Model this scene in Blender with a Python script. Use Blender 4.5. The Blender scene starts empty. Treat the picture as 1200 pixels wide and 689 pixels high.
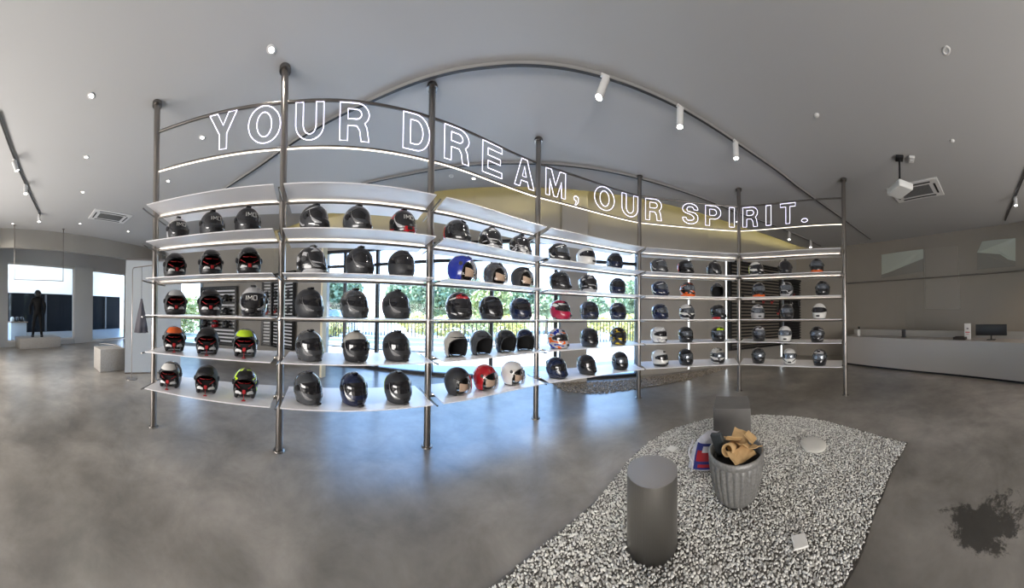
import bpy, math, random
from mathutils import Vector, Matrix
import numpy as np

random.seed(7)
rng = np.random.default_rng(7)
PI = math.pi
S = bpy.context.scene
C = S.collection

# ------------------------------------------------------------------ camera (cylindrical panorama)
F, XC, YC, CAMZ = 275.0, 600.0, 366.5, 1.4
TILT_X, TILT_Z = 3.3 / F, -3.2 / F
zl = Vector((TILT_X, 1.0, TILT_Z)).normalized()          # world up seen from the camera
yl = Vector((0, 0, -1)); yl = (yl - zl * yl.dot(zl)).normalized()
xl = yl.cross(zl).normalized()
W2L = Matrix((xl, yl, zl)).transposed()                  # world -> camera
L2W = W2L.transposed()
cd = bpy.data.cameras.new('camera')
cam = bpy.data.objects.new('camera', cd); C.objects.link(cam)
cam.matrix_world = Matrix.Translation((0, 0, CAMZ)) @ L2W.to_4x4()
cd.type = 'PANO'
pc = cd if hasattr(cd, 'panorama_type') else cd.cycles
pc.panorama_type = 'CENTRAL_CYLINDRICAL'
pc.central_cylindrical_range_u_min = -600.0 / F
pc.central_cylindrical_range_u_max = 600.0 / F
pc.central_cylindrical_range_v_min = -(689.0 - YC) / F
pc.central_cylindrical_range_v_max = YC / F
pc.central_cylindrical_radius = 1.0
cd.clip_start = 0.02; cd.clip_end = 500
S.camera = cam

# ------------------------------------------------------------------ world, sun, exposure
S.view_settings.view_transform = 'Standard'
S.view_settings.look = 'None'
S.view_settings.gamma = 1.0
S.view_settings.use_curve_mapping = False
S.view_settings.exposure = 0.62
try:
    S.cycles.use_denoising = True
    S.cycles.denoiser = 'OPENIMAGEDENOISE'
    S.cycles.denoising_input_passes = 'RGB_ALBEDO_NORMAL'
    S.cycles.denoising_prefilter = 'ACCURATE'
    S.cycles.max_bounces = 8
    S.cycles.diffuse_bounces = 4
    S.cycles.glossy_bounces = 4
    S.cycles.transparent_max_bounces = 12
    S.cycles.sample_clamp_indirect = 4.0
    S.cycles.caustics_reflective = False
    S.cycles.caustics_refractive = False
except Exception:
    pass
w = bpy.data.worlds.new('sky'); S.world = w; w.use_nodes = True
nt = w.node_tree; nt.nodes.clear()
wo = nt.nodes.new('ShaderNodeOutputWorld'); bg = nt.nodes.new('ShaderNodeBackground')
tc = nt.nodes.new('ShaderNodeTexCoord'); sp = nt.nodes.new('ShaderNodeSeparateXYZ'); cr = nt.nodes.new('ShaderNodeValToRGB')
nt.links.new(tc.outputs['Generated'], sp.inputs[0]); nt.links.new(sp.outputs['Z'], cr.inputs[0])
nt.links.new(cr.outputs[0], bg.inputs[0]); nt.links.new(bg.outputs[0], wo.inputs[0])
cr.color_ramp.elements[0].position = 0.0; cr.color_ramp.elements[0].color = (0.75, 0.86, 1.0, 1)
cr.color_ramp.elements[1].position = 0.5; cr.color_ramp.elements[1].color = (0.22, 0.48, 1.0, 1)
bg.inputs[1].default_value = 4.2


def lamp(name, kind, loc, energy, color=(1, 1, 1), rot=(0, 0, 0), **kw):
    d = bpy.data.lights.new(name, kind); d.energy = energy; d.color = color
    for k, v in kw.items():
        setattr(d, k, v)
    o = bpy.data.objects.new(name, d); C.objects.link(o); o.location = loc; o.rotation_euler = rot
    return o


def aim(o, target):
    v = Vector(target) - o.location
    o.rotation_euler = v.to_track_quat('-Z', 'Y').to_euler()


sun = lamp('sun', 'SUN', (0, 0, 20), 11.0, (1.0, 0.95, 0.86), angle=0.01)
aim(sun, Vector((0, 0, 20)) + Vector((0.80, 0.34, -1.25)))
# added area fills imitating daylight, in front of the solid back wall
a1 = lamp('rear_fill', 'AREA', (-2.2, -4.9, 1.25), 290, (1.0, 0.96, 0.92), shape='RECTANGLE', size=5.0, size_y=1.7)
aim(a1, (-2.0, 2.0, .9))
a2 = lamp('rear_fill', 'AREA', (2.6, -4.45, 1.5), 16, (1.0, 0.92, 0.84), shape='RECTANGLE', size=3.0, size_y=1.7)
aim(a2, (2.4, 2.0, 1.0))
# added fill lamp for the inner hall beyond the storefront
a3 = lamp('hall_fill', 'AREA', (-11.8, -6.3, 3.9), 70, (0.95, 0.97, 1.0), shape='RECTANGLE', size=6, size_y=3)
aim(a3, (-13.5, -7.5, 1.6))


# ------------------------------------------------------------------ pixel <-> place helpers
def ray(px, py):
    u = (px - XC) / F
    l = Vector((math.sin(u), (YC - py) / F, -math.cos(u)))
    return L2W @ l


def at(px, py, z=0.0):
    d = ray(px, py); t = (z - CAMZ) / d.z
    return Vector((d.x * t, d.y * t, z))


def at_d(px, py, dist):
    d = ray(px, py); t = dist / math.hypot(d.x, d.y)
    return Vector((d.x * t, d.y * t, CAMZ + d.z * t))


def on_wall(px, py, A, B, off=0.0):
    """hits the vertical plane through A, B (moved off metres to the camera)"""
    A = Vector((A[0], A[1], 0)); B = Vector((B[0], B[1], 0))
    n = Vector((-(B - A).y, (B - A).x, 0)).normalized()
    if n.dot(-A) < 0: n = -n
    A = A + n * off
    d = ray(px, py); t = A.dot(n) / Vector((d.x, d.y, 0)).dot(n)
    return Vector((d.x * t, d.y * t, CAMZ + d.z * t))


# ------------------------------------------------------------------ mesh helpers
class MB:
    def __init__(self): self.v = []; self.f = []; self.sm = []

    def add(self, vs, fs, smooth=False):
        o = len(self.v); self.v += [tuple(p) for p in vs]
        self.f += [tuple(i + o for i in f) for f in fs]; self.sm += [smooth] * len(fs)
        return self

    def box(self, c, s, rz=0.0, M=None):
        hx, hy, hz = s[0] / 2, s[1] / 2, s[2] / 2
        vs = [Vector((x, y, z)) for x in (-hx, hx) for y in (-hy, hy) for z in (-hz, hz)]
        R = M if M is not None else Matrix.Rotation(rz, 3, 'Z')
        vs = [R @ p + Vector(c) for p in vs]
        return self.add(vs, [(0, 1, 3, 2), (4, 6, 7, 5), (0, 4, 5, 1), (2, 3, 7, 6), (0, 2, 6, 4), (1, 5, 7, 3)])

    def rbox(self, c, s, b, rz=0.0, M=None):
        """box with bevelled edges"""
        hx, hy, hz = s[0] / 2, s[1] / 2, s[2] / 2
        R = M if M is not None else Matrix.Rotation(rz, 3, 'Z')
        prof = [(-hz, b), (-hz + b * .3, b * .3), (-hz + b, 0), (hz - b, 0), (hz - b * .3, b * .3), (hz, b)]
        rings = []
        for z, ins in prof:
            ring = []
            for sx, sy, a0 in ((1, 1, 0), (-1, 1, PI / 2), (-1, -1, PI), (1, -1, 1.5 * PI)):
                for k in range(4):
                    a = a0 + k * PI / 6
                    ring.append(R @ Vector((sx * (hx - b) + (b - ins) * math.cos(a), sy * (hy - b) + (b - ins) * math.sin(a), z)) + Vector(c))
            rings.append(ring)
        return self.rings(rings, True, cap=True)

    def rings(self, rings, closed=True, cap=False, smooth=True):
        n = len(rings[0]); vs = [p for r in rings for p in r]; fs = []
        for j in range(len(rings) - 1):
            for i in range(n if closed else n - 1):
                k = (i + 1) % n
                fs.append((j * n + i, j * n + k, (j + 1) * n + k, (j + 1) * n + i))
        self.add(vs, fs, smooth)
        if cap:
            self.add(rings[0], [tuple(range(n))[::-1]]); self.add(rings[-1], [tuple(range(n))])
        return self

    def cyl(self, p, q, r, r2=None, n=16, cap=True):
        p = Vector(p); q = Vector(q); r2 = r if r2 is None else r2
        d = (q - p).normalized(); a = d.orthogonal().normalized(); b = d.cross(a)
        rr = [[c + (a * math.cos(2 * PI * i / n) + b * math.sin(2 * PI * i / n)) * R for i in range(n)] for c, R in ((p, r), (q, r2))]
        return self.rings(rr, True, cap)

    def tube(self, pts, r, n=8, closed=False, flat=None):
        pts = [Vector(p) for p in pts]; m = len(pts); rr = []
        up0 = None
        for i, p in enumerate(pts):
            if closed: t = pts[(i + 1) % m] - pts[i - 1]
            else: t = pts[min(i + 1, m - 1)] - pts[max(i - 1, 0)]
            t.normalize()
            if flat:
                b = Vector((0, 0, 1)); a = t.cross(b)
                a = a.normalized() if a.length > 1e-6 else Vector((1, 0, 0))
                hw, hh = flat
                rr.append([p + a * sx * hw + b * sz * hh for sx, sz in ((-1, -1), (1, -1), (1, 1), (-1, 1))])
                continue
            if up0 is None: up0 = t.orthogonal().normalized()
            a = (up0 - t * up0.dot(t)); a = a.normalized() if a.length > 1e-5 else t.orthogonal().normalized()
            up0 = a; b = t.cross(a)
            rr.append([p + (a * math.cos(2 * PI * k / n) + b * math.sin(2 * PI * k / n)) * r for k in range(n)])
        if closed: rr.append(rr[0])
        return self.rings(rr, True, not closed, smooth=flat is None)

    def lathe(self, prof, n=32, c=(0, 0, 0), cap=False, mod=None):
        rr = []
        for r, z in prof:
            rr.append([Vector((c[0] + (r * (mod(a, z) if mod else 1)) * math.cos(a), c[1] + (r * (mod(a, z) if mod else 1)) * math.sin(a), c[2] + z))
                       for a in [2 * PI * i / n for i in range(n)]])
        return self.rings(rr, True, cap)

    def prism(self, poly, z0, z1):
        n = len(poly)
        vs = [(p[0], p[1], z0) for p in poly] + [(p[0], p[1], z1) for p in poly]
        return self.add(vs, [tuple(range(n))[::-1], tuple(range(n, 2 * n))] + [(i, (i + 1) % n, n + (i + 1) % n, n + i) for i in range(n)])

    def quad_wall(self, A, B, z0, z1, th=0.1):
        """upright slab between two ground points"""
        A = Vector((A[0], A[1], 0)); B = Vector((B[0], B[1], 0)); d = B - A
        return self.box(((A + B) / 2 + Vector((0, 0, (z0 + z1) / 2))), (d.length, th, z1 - z0), math.atan2(d.y, d.x))

    def mesh(self, name, mat=None):
        me = bpy.data.meshes.new(name); me.from_pydata(self.v, [], self.f); me.update()
        me.polygons.foreach_set('use_smooth', self.sm)
        if mat: me.materials.append(mat)
        return me

    def build(self, name, mat, parent=None, loc=None):
        o = bpy.data.objects.new(name, self.mesh(name, mat)); C.objects.link(o)
        if parent is not None:
            o.parent = parent
            o.matrix_parent_inverse = Matrix.Translation(parent.location).inverted() if loc is None else Matrix.Identity(4)
        if loc is not None: o.location = loc
        return o


def empty(name, loc, label=None, cat=None, group=None, rz=0.0):
    o = bpy.data.objects.new(name, None); C.objects.link(o); o.location = loc; o.rotation_euler.z = rz
    o.empty_display_size = .05
    return tag(o, label, cat, group)


def tag(o, label=None, cat=None, group=None, kind=None):
    if label: o['label'] = label
    if cat: o['category'] = cat
    if group: o['group'] = group
    if kind: o['kind'] = kind
    return o


def struct(name, mb, mat):
    return tag(mb.build(name, mat), kind='structure')


# ------------------------------------------------------------------ materials
def M(name, col, rough=0.5, metal=0.0, emis=None, es=0.0, coat=0.0, bump=None, var=None, spec=None):
    m = bpy.data.materials.new(name); m.use_nodes = True
    t = m.node_tree; b = t.nodes['Principled BSDF']
    b.inputs['Base Color'].default_value = (*col, 1); b.inputs['Roughness'].default_value = rough
    b.inputs['Metallic'].default_value = metal
    if coat: b.inputs['Coat Weight'].default_value = coat; b.inputs['Coat Roughness'].default_value = .05
    if spec is not None: b.inputs['Specular IOR Level'].default_value = spec
    if emis: b.inputs['Emission Color'].default_value = (*emis, 1); b.inputs['Emission Strength'].default_value = es
    if bump or var:
        g = t.nodes.new('ShaderNodeTexCoord'); n = t.nodes.new('ShaderNodeTexNoise')
        sc = (bump or var)[0]
        mp = t.nodes.new('ShaderNodeMapping'); t.links.new(g.outputs['Object'], mp.inputs[0]); t.links.new(mp.outputs[0], n.inputs['Vector'])
        if isinstance(sc, tuple): mp.inputs['Scale'].default_value = sc; n.inputs['Scale'].default_value = 1
        else: n.inputs['Scale'].default_value = sc
        n.inputs['Detail'].default_value = 6
        if bump:
            bp = t.nodes.new('ShaderNodeBump'); bp.inputs['Strength'].default_value = bump[1]; bp.inputs['Distance'].default_value = .01
            t.links.new(n.outputs[0], bp.inputs['Height']); t.links.new(bp.outputs[0], b.inputs['Normal'])
        if var:
            r = t.nodes.new('ShaderNodeValToRGB'); r.color_ramp.elements[0].position = .3; r.color_ramp.elements[1].position = .7
            r.color_ramp.elements[0].color = (*[c * (1 - var[1]) for c in col], 1); r.color_ramp.elements[1].color = (*[min(1, c * (1 + var[1])) for c in col], 1)
            t.links.new(n.outputs[0], r.inputs[0]); t.links.new(r.outputs[0], b.inputs['Base Color'])
    return m


def glow(name, col, s): return M(name, (0.8, 0.8, 0.8), .5, emis=col, es=s)


def glass_mat(name, tint=(1, 1, 1), gl=0.06, rough=0.0):
    m = bpy.data.materials.new(name); m.use_nodes = True; t = m.node_tree; t.nodes.clear()
    o = t.nodes.new('ShaderNodeOutputMaterial'); mx = t.nodes.new('ShaderNodeMixShader')
    tr = t.nodes.new('ShaderNodeBsdfTransparent'); gs = t.nodes.new('ShaderNodeBsdfGlossy')
    tr.inputs[0].default_value = (*tint, 1); gs.inputs['Roughness'].default_value = rough
    lw = t.nodes.new('ShaderNodeFresnel'); lw.inputs[0].default_value = 1.3 + gl
    t.links.new(lw.outputs[0], mx.inputs[0]); t.links.new(tr.outputs[0], mx.inputs[1]); t.links.new(gs.outputs[0], mx.inputs[2])
    t.links.new(mx.outputs[0], o.inputs[0]); return m


steel = M('brushed_steel', (0.31, 0.285, 0.265), .28, 1.0, bump=((3, 3, 120), .08))
dark_steel = M('dark_steel', (0.23, 0.215, 0.20), .33, 1.0, bump=((60, 60, 2), .12))
drum_steel = M('drum_steel', (0.34, 0.325, 0.30), .40, 1.0, bump=((90, 90, 1), .35))
shelf_m = M('shelf_metal', (0.88, 0.87, 0.89), .3, spec=.9)
ceil_m = M('ceiling_paint', (0.46, 0.456, 0.452), .75, var=(.35, .03))
wall_m = M('wall_paint', (0.36, 0.34, 0.31), .7, var=(.8, .04))
wall_w = M('pale_wall_paint', (0.55, 0.55, 0.55), .6, var=(.8, .03))
wall_d = M('right_wall_paint', (0.33, 0.30, 0.26), .6, var=(.8, .04))
frame_m = M('black_aluminium', (0.02, 0.022, 0.028), .4, .5)
white_p = M('white_powder_coat', (0.72, 0.71, 0.70), .4)
black_p = M('black_plastic', (0.012, 0.012, 0.014), .4)
rubber = M('black_rubber', (0.02, 0.02, 0.02), .8)
concrete = M('cast_concrete', (0.36, 0.34, 0.315), .75, var=(6, .12), bump=(40, .2))
led_w = glow('warm_led', (1.0, 0.88, 0.70), 1.5)
led_s = glow('shelf_led', (1.0, 0.87, 0.70), 6.5)
neon = glow('white_neon', (0.76, 0.73, 1.0), 1.5)
lens_m = glow('lit_lens', (1.0, 0.95, 0.88), 14.0)
lens_dim = M('unlit_lens', (0.6, 0.6, 0.58), .3)
glass = glass_mat('window_glass', (0.95, 0.98, 0.98), -.08)
frost = M('frosted_panel', (0.50, 0.53, 0.56), .22, .2)


def floor_material():
    m = bpy.data.materials.new('polished_concrete'); m.use_nodes = True
    t = m.node_tree; b = t.nodes['Principled BSDF']; g = t.nodes.new('ShaderNodeTexCoord')

    def noise(scale, det, dist=0.0, rough=.6):
        n = t.nodes.new('ShaderNodeTexNoise'); n.inputs['Scale'].default_value = scale; n.inputs['Detail'].default_value = det
        n.inputs['Distortion'].default_value = dist; n.inputs['Roughness'].default_value = rough
        t.links.new(g.outputs['Object'], n.inputs['Vector']); return n

    def ramp(src, stops):
        r = t.nodes.new('ShaderNodeValToRGB'); e = r.color_ramp.elements
        e[0].position, e[0].color = stops[0][0], (*stops[0][1], 1); e[1].position, e[1].color = stops[-1][0], (*stops[-1][1], 1)
        for p, c in stops[1:-1]:
            q = e.new(p); q.color = (*c, 1)
        t.links.new(src, r.inputs[0]); return r

    def mix(fac, a, c, mode='MIX'):
        x = t.nodes.new('ShaderNodeMix'); x.data_type = 'RGBA'; x.blend_type = mode
        if isinstance(fac, float): x.inputs[0].default_value = fac
        else: t.links.new(fac, x.inputs[0])
        t.links.new(a, x.inputs[6]); t.links.new(c, x.inputs[7]); return x.outputs[2]
    r1 = ramp(noise(.5, 6, .2).outputs[0], [(.34, (.135, .123, .108)), (.5, (.235, .217, .195)), (.66, (.345, .32, .29))])
    r2 = ramp(noise(2.2, 9, .35, .66).outputs[0], [(.28, (.55, .55, .55)), (.72, (1.35, 1.35, 1.35))])
    c = mix(.8, r1.outputs[0], r2.outputs[0], 'MULTIPLY')
    # oily stain at the right, ragged by noise
    st = at(1160, 612)
    vm = t.nodes.new('ShaderNodeVectorMath'); vm.operation = 'DISTANCE'; t.links.new(g.outputs['Object'], vm.inputs[0]); vm.inputs[1].default_value = st
    n3 = noise(2.3, 10, .3, .8)
    ma = t.nodes.new('ShaderNodeMath'); ma.operation = 'MULTIPLY_ADD'; t.links.new(n3.outputs[0], ma.inputs[0]); ma.inputs[1].default_value = 1.5; t.links.new(vm.outputs['Value'], ma.inputs[2])
    rs = ramp(ma.outputs[0], [(.92, (1, 1, 1)), (1.22, (0, 0, 0))])
    dk = t.nodes.new('ShaderNodeRGB'); dk.outputs[0].default_value = (.035, .032, .028, 1)
    fac = t.nodes.new('ShaderNodeMath'); fac.operation = 'MULTIPLY'; t.links.new(rs.outputs[0], fac.inputs[0]); fac.inputs[1].default_value = .88
    c = mix(fac.outputs[0], c, dk.outputs[0])
    t.links.new(c, b.inputs['Base Color'])
    b.inputs['Roughness'].default_value = .29
    b.inputs['Specular IOR Level'].default_value = .75
    return m


# ------------------------------------------------------------------ room shell
def smooth_line(pts, k=6):
    pts = [Vector(p) for p in pts]; e = [pts[0] * 2 - pts[1]] + pts + [pts[-1] * 2 - pts[-2]]; out = []
    for i in range(len(pts) - 1):
        p0, p1, p2, p3 = e[i:i + 4]
        for s in range(k):
            f = s / k
            out.append(.5 * ((2 * p1) + (p2 - p0) * f + (2 * p0 - 5 * p1 + 4 * p2 - p3) * f * f + (3 * p1 - p0 - 3 * p2 + p3) * f ** 3))
    return out + [pts[-1]]


CH = 3.85
FRONT = [(-4.6, 4.45), (-3.52, 4.95), (-2.14, 5.1), (-.865, 5.2), (1.56, 5.03), (2.86, 4.79)]   # window run
BACK = FRONT + [(4.75, 4.29), (8.0, 3.0)]
RW_A, RW_B = (8.0, 3.0), (4.75, -4.15)
RW = [(8.0, 3.0)] + [tuple(at(x, y, 3.85).xy) for x, y in ((993, 288), (1050, 281), (1101, 273.5), (1150, 267), (1191, 260.5), (1225, 254))] + [(4.2, -4.9)]
RW = RW[:1] + [tuple(p) for p in smooth_line([Vector((*p, 0)).to_2d() for p in RW[1:-1]], 5)] + RW[-1:]
LW = [(-4.6, 4.45), (-6.8, 4.2), (-8.9, 2.3), (-9.8, 1.2), (-11.6, -.6), (-9.7, -2.46), (-7.05, -4.93), (-6.4, -5.5)]
outline = BACK + RW[1:] + LW[::-1][:-1]
struct('floor', MB().prism([p for p in outline], -.2, 0.0), floor_material())

edge = [(-9.6, 2.0), (-8.0, 3.0), (-5.7, 3.85), (-4.4, 4.06), (-3.3, 4.2), (-1.57, 4.4), (-.1, 4.46), (1.2, 4.36), (2.2, 4.2), (3.3, 3.98), (5.26, 3.55), (7.8, 2.75), (8.05, 2.4)]
ceil_poly = edge + RW[1:] + [(-6.4, -5.5), (-5.9, -4.13), (-9.0, -.4), (-9.8, 1.0)]
struct('ceiling', MB().prism(ceil_poly, CH, CH + .1), ceil_m)
up_poly = [(-13, 6.5), (9.5, 6.5), (9.5, -6.5), (-7.0, -6.5), (-13, -.5)]
struct('ceiling', MB().prism([(-10.5, 2.2), (-6.9, 4.7), (-4.6, 5.3), (0, 5.8), (5, 5.2), (8.6, 3.6), (8.8, 1.0), (5.2, -5), (-6.6, -5.7), (-12, -.8)], 4.55, 4.75), wall_m)


def wall_run(name, pts, z0, z1, mat, th=.16):
    m = MB()
    cx = Vector((-1, 0, 0))
    for A, B in zip(pts[:-1], pts[1:]):
        A = Vector((*A, 0)); B = Vector((*B, 0)); n = Vector((-(B - A).y, (B - A).x, 0)).normalized()
        if n.dot(A) < 0: n = -n
        o = n * th / 2
        e = (B - A).normalized() * .06
        m.quad_wall(A + o - e, B + o + e, z0, z1, th)
    return struct(name, m, mat)


# wall above the windows and the solid stretch right of them
wall_run('wall_front', FRONT, 3.05, 4.6, wall_m)
wall_run('wall_front', [(2.86, 4.79), (4.75, 4.29), (8.0, 3.0)], 0, 4.6, wall_m)
wall_run('wall_right', RW, 0, 4.6, wall_d)
wall_run('wall_left', [(-4.6, 4.45), (-6.8, 4.2), (-8.9, 2.3)], 0, 4.6, wall_m)
wall_run('wall_left', [(-8.9, 2.3), (-9.8, 1.2)], 2.6, 4.6, wall_m)
wall_run('wall_left', [(-9.8, 1.2), (-11.6, -.6)], 0, 4.6, wall_w)
wall_run('wall_left', [(-11.6, -.6), (-9.7, -2.46), (-7.05, -4.93), (-6.4, -5.5)], 3.12, 4.6, wall_w)
wall_run('wall_back', [(-6.4, -5.5), (4.2, -4.9)], 0, 4.6, wall_w)
struct('wall_bulkhead', MB().quad_wall((-5.9, -4.13), (-9.8, .7), 3.27, 4.6, .1), wall_m)


# storefront panes on the left
def wline(a, t): return (LW[-2][0] + (LW[-3][0] - LW[-2][0]) * t, LW[-2][1] + (LW[-3][1] - LW[-2][1]) * t)


SA, SB = LW[-2], LW[-3]      # (-7.05,-4.93) -> (-9.7,-2.46)


def spt(px): return on_wall(px, 365, SA, SB)


p8, p85, p107, p150 = spt(8), spt(86), spt(107), spt(146)
mw = MB(); mw.quad_wall((-6.4, -5.5), p8, 0, 3.15, .16); struct('wall_storefront', mw, wall_w)
mw = MB(); mw.quad_wall(p85, p107, 0, 3.15, .22); struct('wall_pillar', mw, wall_w)
mw = MB(); mw.quad_wall(p150, (-11.6, -.6), 0, 3.15, .16); struct('wall_storefront', mw, wall_w)
mw = MB(); mw.quad_wall(p8, p85, 0, .18, .16); struct('trim_1', mw, wall_w)
for k, (A, B, n) in enumerate(((p8, p85, 1), (p107, p150, 2))):
    t = empty('window_%d' % (k + 1), ((A + B) / 2).xy.to_3d()); tag(t, kind='structure')
    z0 = .18 if k == 0 else .02
    m = MB()
    for i in range(2):
        q = A if i == 0 else B
        m.box((q.x, q.y, (z0 + 3.12) / 2), (.07, .07, 3.12 - z0), math.atan2((B - A).y, (B - A).x))
    m.quad_wall(A, B, 3.05, 3.12, .07); m.quad_wall(A, B, z0, z0 + .06, .07)
    m.build('window_frame', white_p, t)
    m = MB(); m.quad_wall(A, B, z0 + .05, 3.06, .012); m.build('pane', glass, t)
# hall beyond the storefront
hd = Vector((-2.47, -2.65, 0)).normalized()      # away from the shop
if hd.dot(Vector((*SA, 0))) < 0: hd = -hd
al = (Vector((*SB, 0)) - Vector((*SA, 0))).normalized()
b0 = Vector((*SA, 0)) - al * 4
hp = [b0, b0 + al * 14, b0 + al * 14 + hd * 9, b0 + hd * 9]
struct('floor_hall', MB().prism([(p + hd * .1).xy for p in hp], -.2, -.01), M('hall_floor', (.34, .34, .34), .3))
far = [b0 + hd * 5, b0 + al * 14 + hd * 5]
m = MB(); m.quad_wall(far[0], far[1], 2.35, 4.4, .2); struct('wall_hall', m, M('white_fascia', (.8, .78, .76), .6))
m = MB(); m.quad_wall(far[0] + hd * .1, far[1] + hd * .1, -.05, 2.4, .2); struct('wall_hall', m, M('dark_shutter', (.006, .007, .009), .8, spec=.1))
struct('ceiling_sunblock', MB().prism([p.xy for p in hp], 4.4, 4.5), ceil_m)  # unseen roof, added to keep sun and sky off the hall
m = MB()
for k in range(6):
    q = far[0] + al * (1.0 + 2.3 * k) - hd * .12
    m.box((q.x, q.y, 1.15), (.12, .08, 2.3), math.atan2(al.y, al.x))
struct('trim_2', m, M('shutter_post', (.05, .05, .055), .4))

# main windows along the front
wt = empty('window_3', (FRONT[2][0], FRONT[2][1], 0)); tag(wt, kind='structure')


def front_at(px):
    d = ray(px, 370); best = None
    for A, B in zip(BACK[:-1], BACK[1:]):
        ax, ay = A; bx, by = B
        det = d.x * (by - ay) - d.y * (bx - ax)
        t = (ax * (by - ay) - ay * (bx - ax)) / det
        s = (ax * d.y - ay * d.x) / det
        if -0.001 <= s <= 1.001 and t > 0: return Vector((d.x * t, d.y * t, 0)), math.atan2(by - ay, bx - ax)
    return Vector((d.x, d.y, 0)) * 5 / d.length, 0


def frame_run(pts, z0, z1, th, mat, name='mullion'):
    m = MB()
    for A, B in zip(pts[:-1], pts[1:]): m.quad_wall(A, B, z0, z1, th)
    m.build(name, mat, wt)


frame_run(FRONT, 0.0, .07, .10, frame_m, 'window_sill')
frame_run(FRONT, 2.60, 2.67, .07, frame_m, 'transom')
frame_run(FRONT, 2.99, 3.06, .10, frame_m, 'window_head')
frame_run(FRONT, .06, 3.0, .012, glass, 'pane')
for px in (404, 442, 506, 576, 651, 746):
    q, a = front_at(px); m = MB(); m.box((q.x, q.y, 1.53), (.075, .11, 3.0), a); m.build('mullion', frame_m, wt)
q, a = front_at(379); m = MB(); m.box((q.x, q.y, 1.53), (.06, .12, 3.0), a); m.build('window_jamb', M('lit_jamb', (.75, .68, .5), .4), wt)  # cream colour paints in the light falling on this jamb
q0, a = front_at(655); q1, _ = front_at(684)
m = MB(); m.quad_wall(q0 + Vector((0, -.12, 0)), q1 + Vector((0, -.12, 0)), 0, 4.55, .34); struct('wall_column', m, wall_m)
# left little window looking out by the partition
wl = empty('window_4', (-9.35, 1.75, 0)); tag(wl, kind='structure')
m = MB()
m.quad_wall((-8.9, 2.3), (-9.8, 1.2), 0, .12, .1); m.quad_wall((-8.9, 2.3), (-9.8, 1.2), 2.52, 2.62, .1)
m.box((-8.93, 2.26, 1.3), (.1, .1, 2.6), .88); m.box((-9.77, 1.24, 1.3), (.08, .08, 2.6), .88)
m.build('window_frame', M('blue_grey_frame', (.22, .30, .38), .4), wl)
m = MB(); m.quad_wall((-8.9, 2.3), (-9.8, 1.2), .1, 2.55, .012); m.build('pane', glass, wl)

# cove light above the ceiling edge
m = MB(); m.tube([(x, y - .20, CH + .20) for x, y in edge[1:-1]], 0, flat=(.035, .02))
cove = m.build('cove_light', glow('cove_led', (1.0, .86, .33), 9.0)); tag(cove, 'long yellow cove light strip running along the curved ceiling edge above the windows', 'cove light')

# ------------------------------------------------------------------ the display rack
PX = [(-2.806, .143), (-1.968, 1.32), (-.845, 2.353), (.355, 3.21), (2.11, 3.48), (3.68, 2.54), (4.12, .65)]
poles_px = [(182, 120, 497), (330.5, 80, 527), (503.5, 100, 523), (629.5, 160, 488), (749, 205, 465), (866, 220, 457), (989.5, 208, 462)]
PP = []
for x, yt, yb in poles_px:
    # distance from the whole pole height in the picture
    a = (x - XC) / F
    d = CH * F / (yb - yt)
    h = at_d(x, (yt + yb) / 2, d)
    PP.append(Vector((h.x, h.y, 0)))
ext = [PP[0] * 2 - PP[1] + Vector((.25, -.12, 0))] + PP + [PP[6] * 2 - PP[5] + Vector((-.35, 0, 0))]


def crv(t):
    i = min(max(int(math.floor(t)), 0), 5); f = t - i
    p0, p1, p2, p3 = ext[i], ext[i + 1], ext[i + 2], ext[i + 3]
    cr_ = .5 * ((2 * p1) + (p2 - p0) * f + (2 * p0 - 5 * p1 + 4 * p2 - p3) * f * f + (3 * p1 - p0 - 3 * p2 + p3) * f ** 3)
    ch = p1.lerp(p2, f)
    return cr_.lerp(ch, .25)


def nrm(t):
    d = crv(min(t + .01, 5.9999)) - crv(max(t - .01, 0)); n = Vector((d.y, -d.x, 0)).normalized()
    return n if n.dot(-crv(t)) > 0 else -n


def find_t(px, off=0.0):
    az = (px - XC) / F; lo, hi = -.15, 6.15
    best, bt = 9, 0
    for k in range(1201):
        t = k / 200
        p = crv(min(t, 5.9999)) + nrm(t) * off
        e = abs(math.atan2(p.x, p.y) - az)
        if e < best: best, bt = e, t
    return bt


TIERS = [2.525, 2.135, 1.745, 1.35, .955, .56]
BAR_LO, BAR_HI = 3.05, 3.505
rack = empty('display_rack', PP[3].copy(), 'tall curved steel display rack with seven ceiling-high poles and pale metal shelves', 'display rack')
for k, p in enumerate(PP):
    m = MB(); m.cyl((p.x, p.y, .0), (p.x, p.y, CH), .037, n=24); pole = m.build('pole', steel, rack)
    m = MB(); m.cyl((p.x, p.y, CH), (p.x, p.y, CH - .035), .058, n=28); f = m.build('ceiling_flange', dark_steel, None); f.parent = pole
    f.matrix_parent_inverse = pole.matrix_parent_inverse.copy(); pole_inv = None
    f.matrix_parent_inverse = Matrix.Identity(4); f.location = (0, 0, 0)
    m = MB(); m.lathe([(.06, 0), (.06, .008), (.04, .012)], 24, (p.x, p.y, 0)); f = m.build('floor_plate', dark_steel, None); f.parent = pole


def run(t0, t1, off, z, n=14):
    out = []
    for k in range(n + 1):
        t = t0 + (t1 - t0) * k / n
        p = crv(min(max(t, 0), 5.9999)) + nrm(min(max(t, 0.01), 5.99)) * off
        out.append(Vector((p.x, p.y, z)))
    return out


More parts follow.
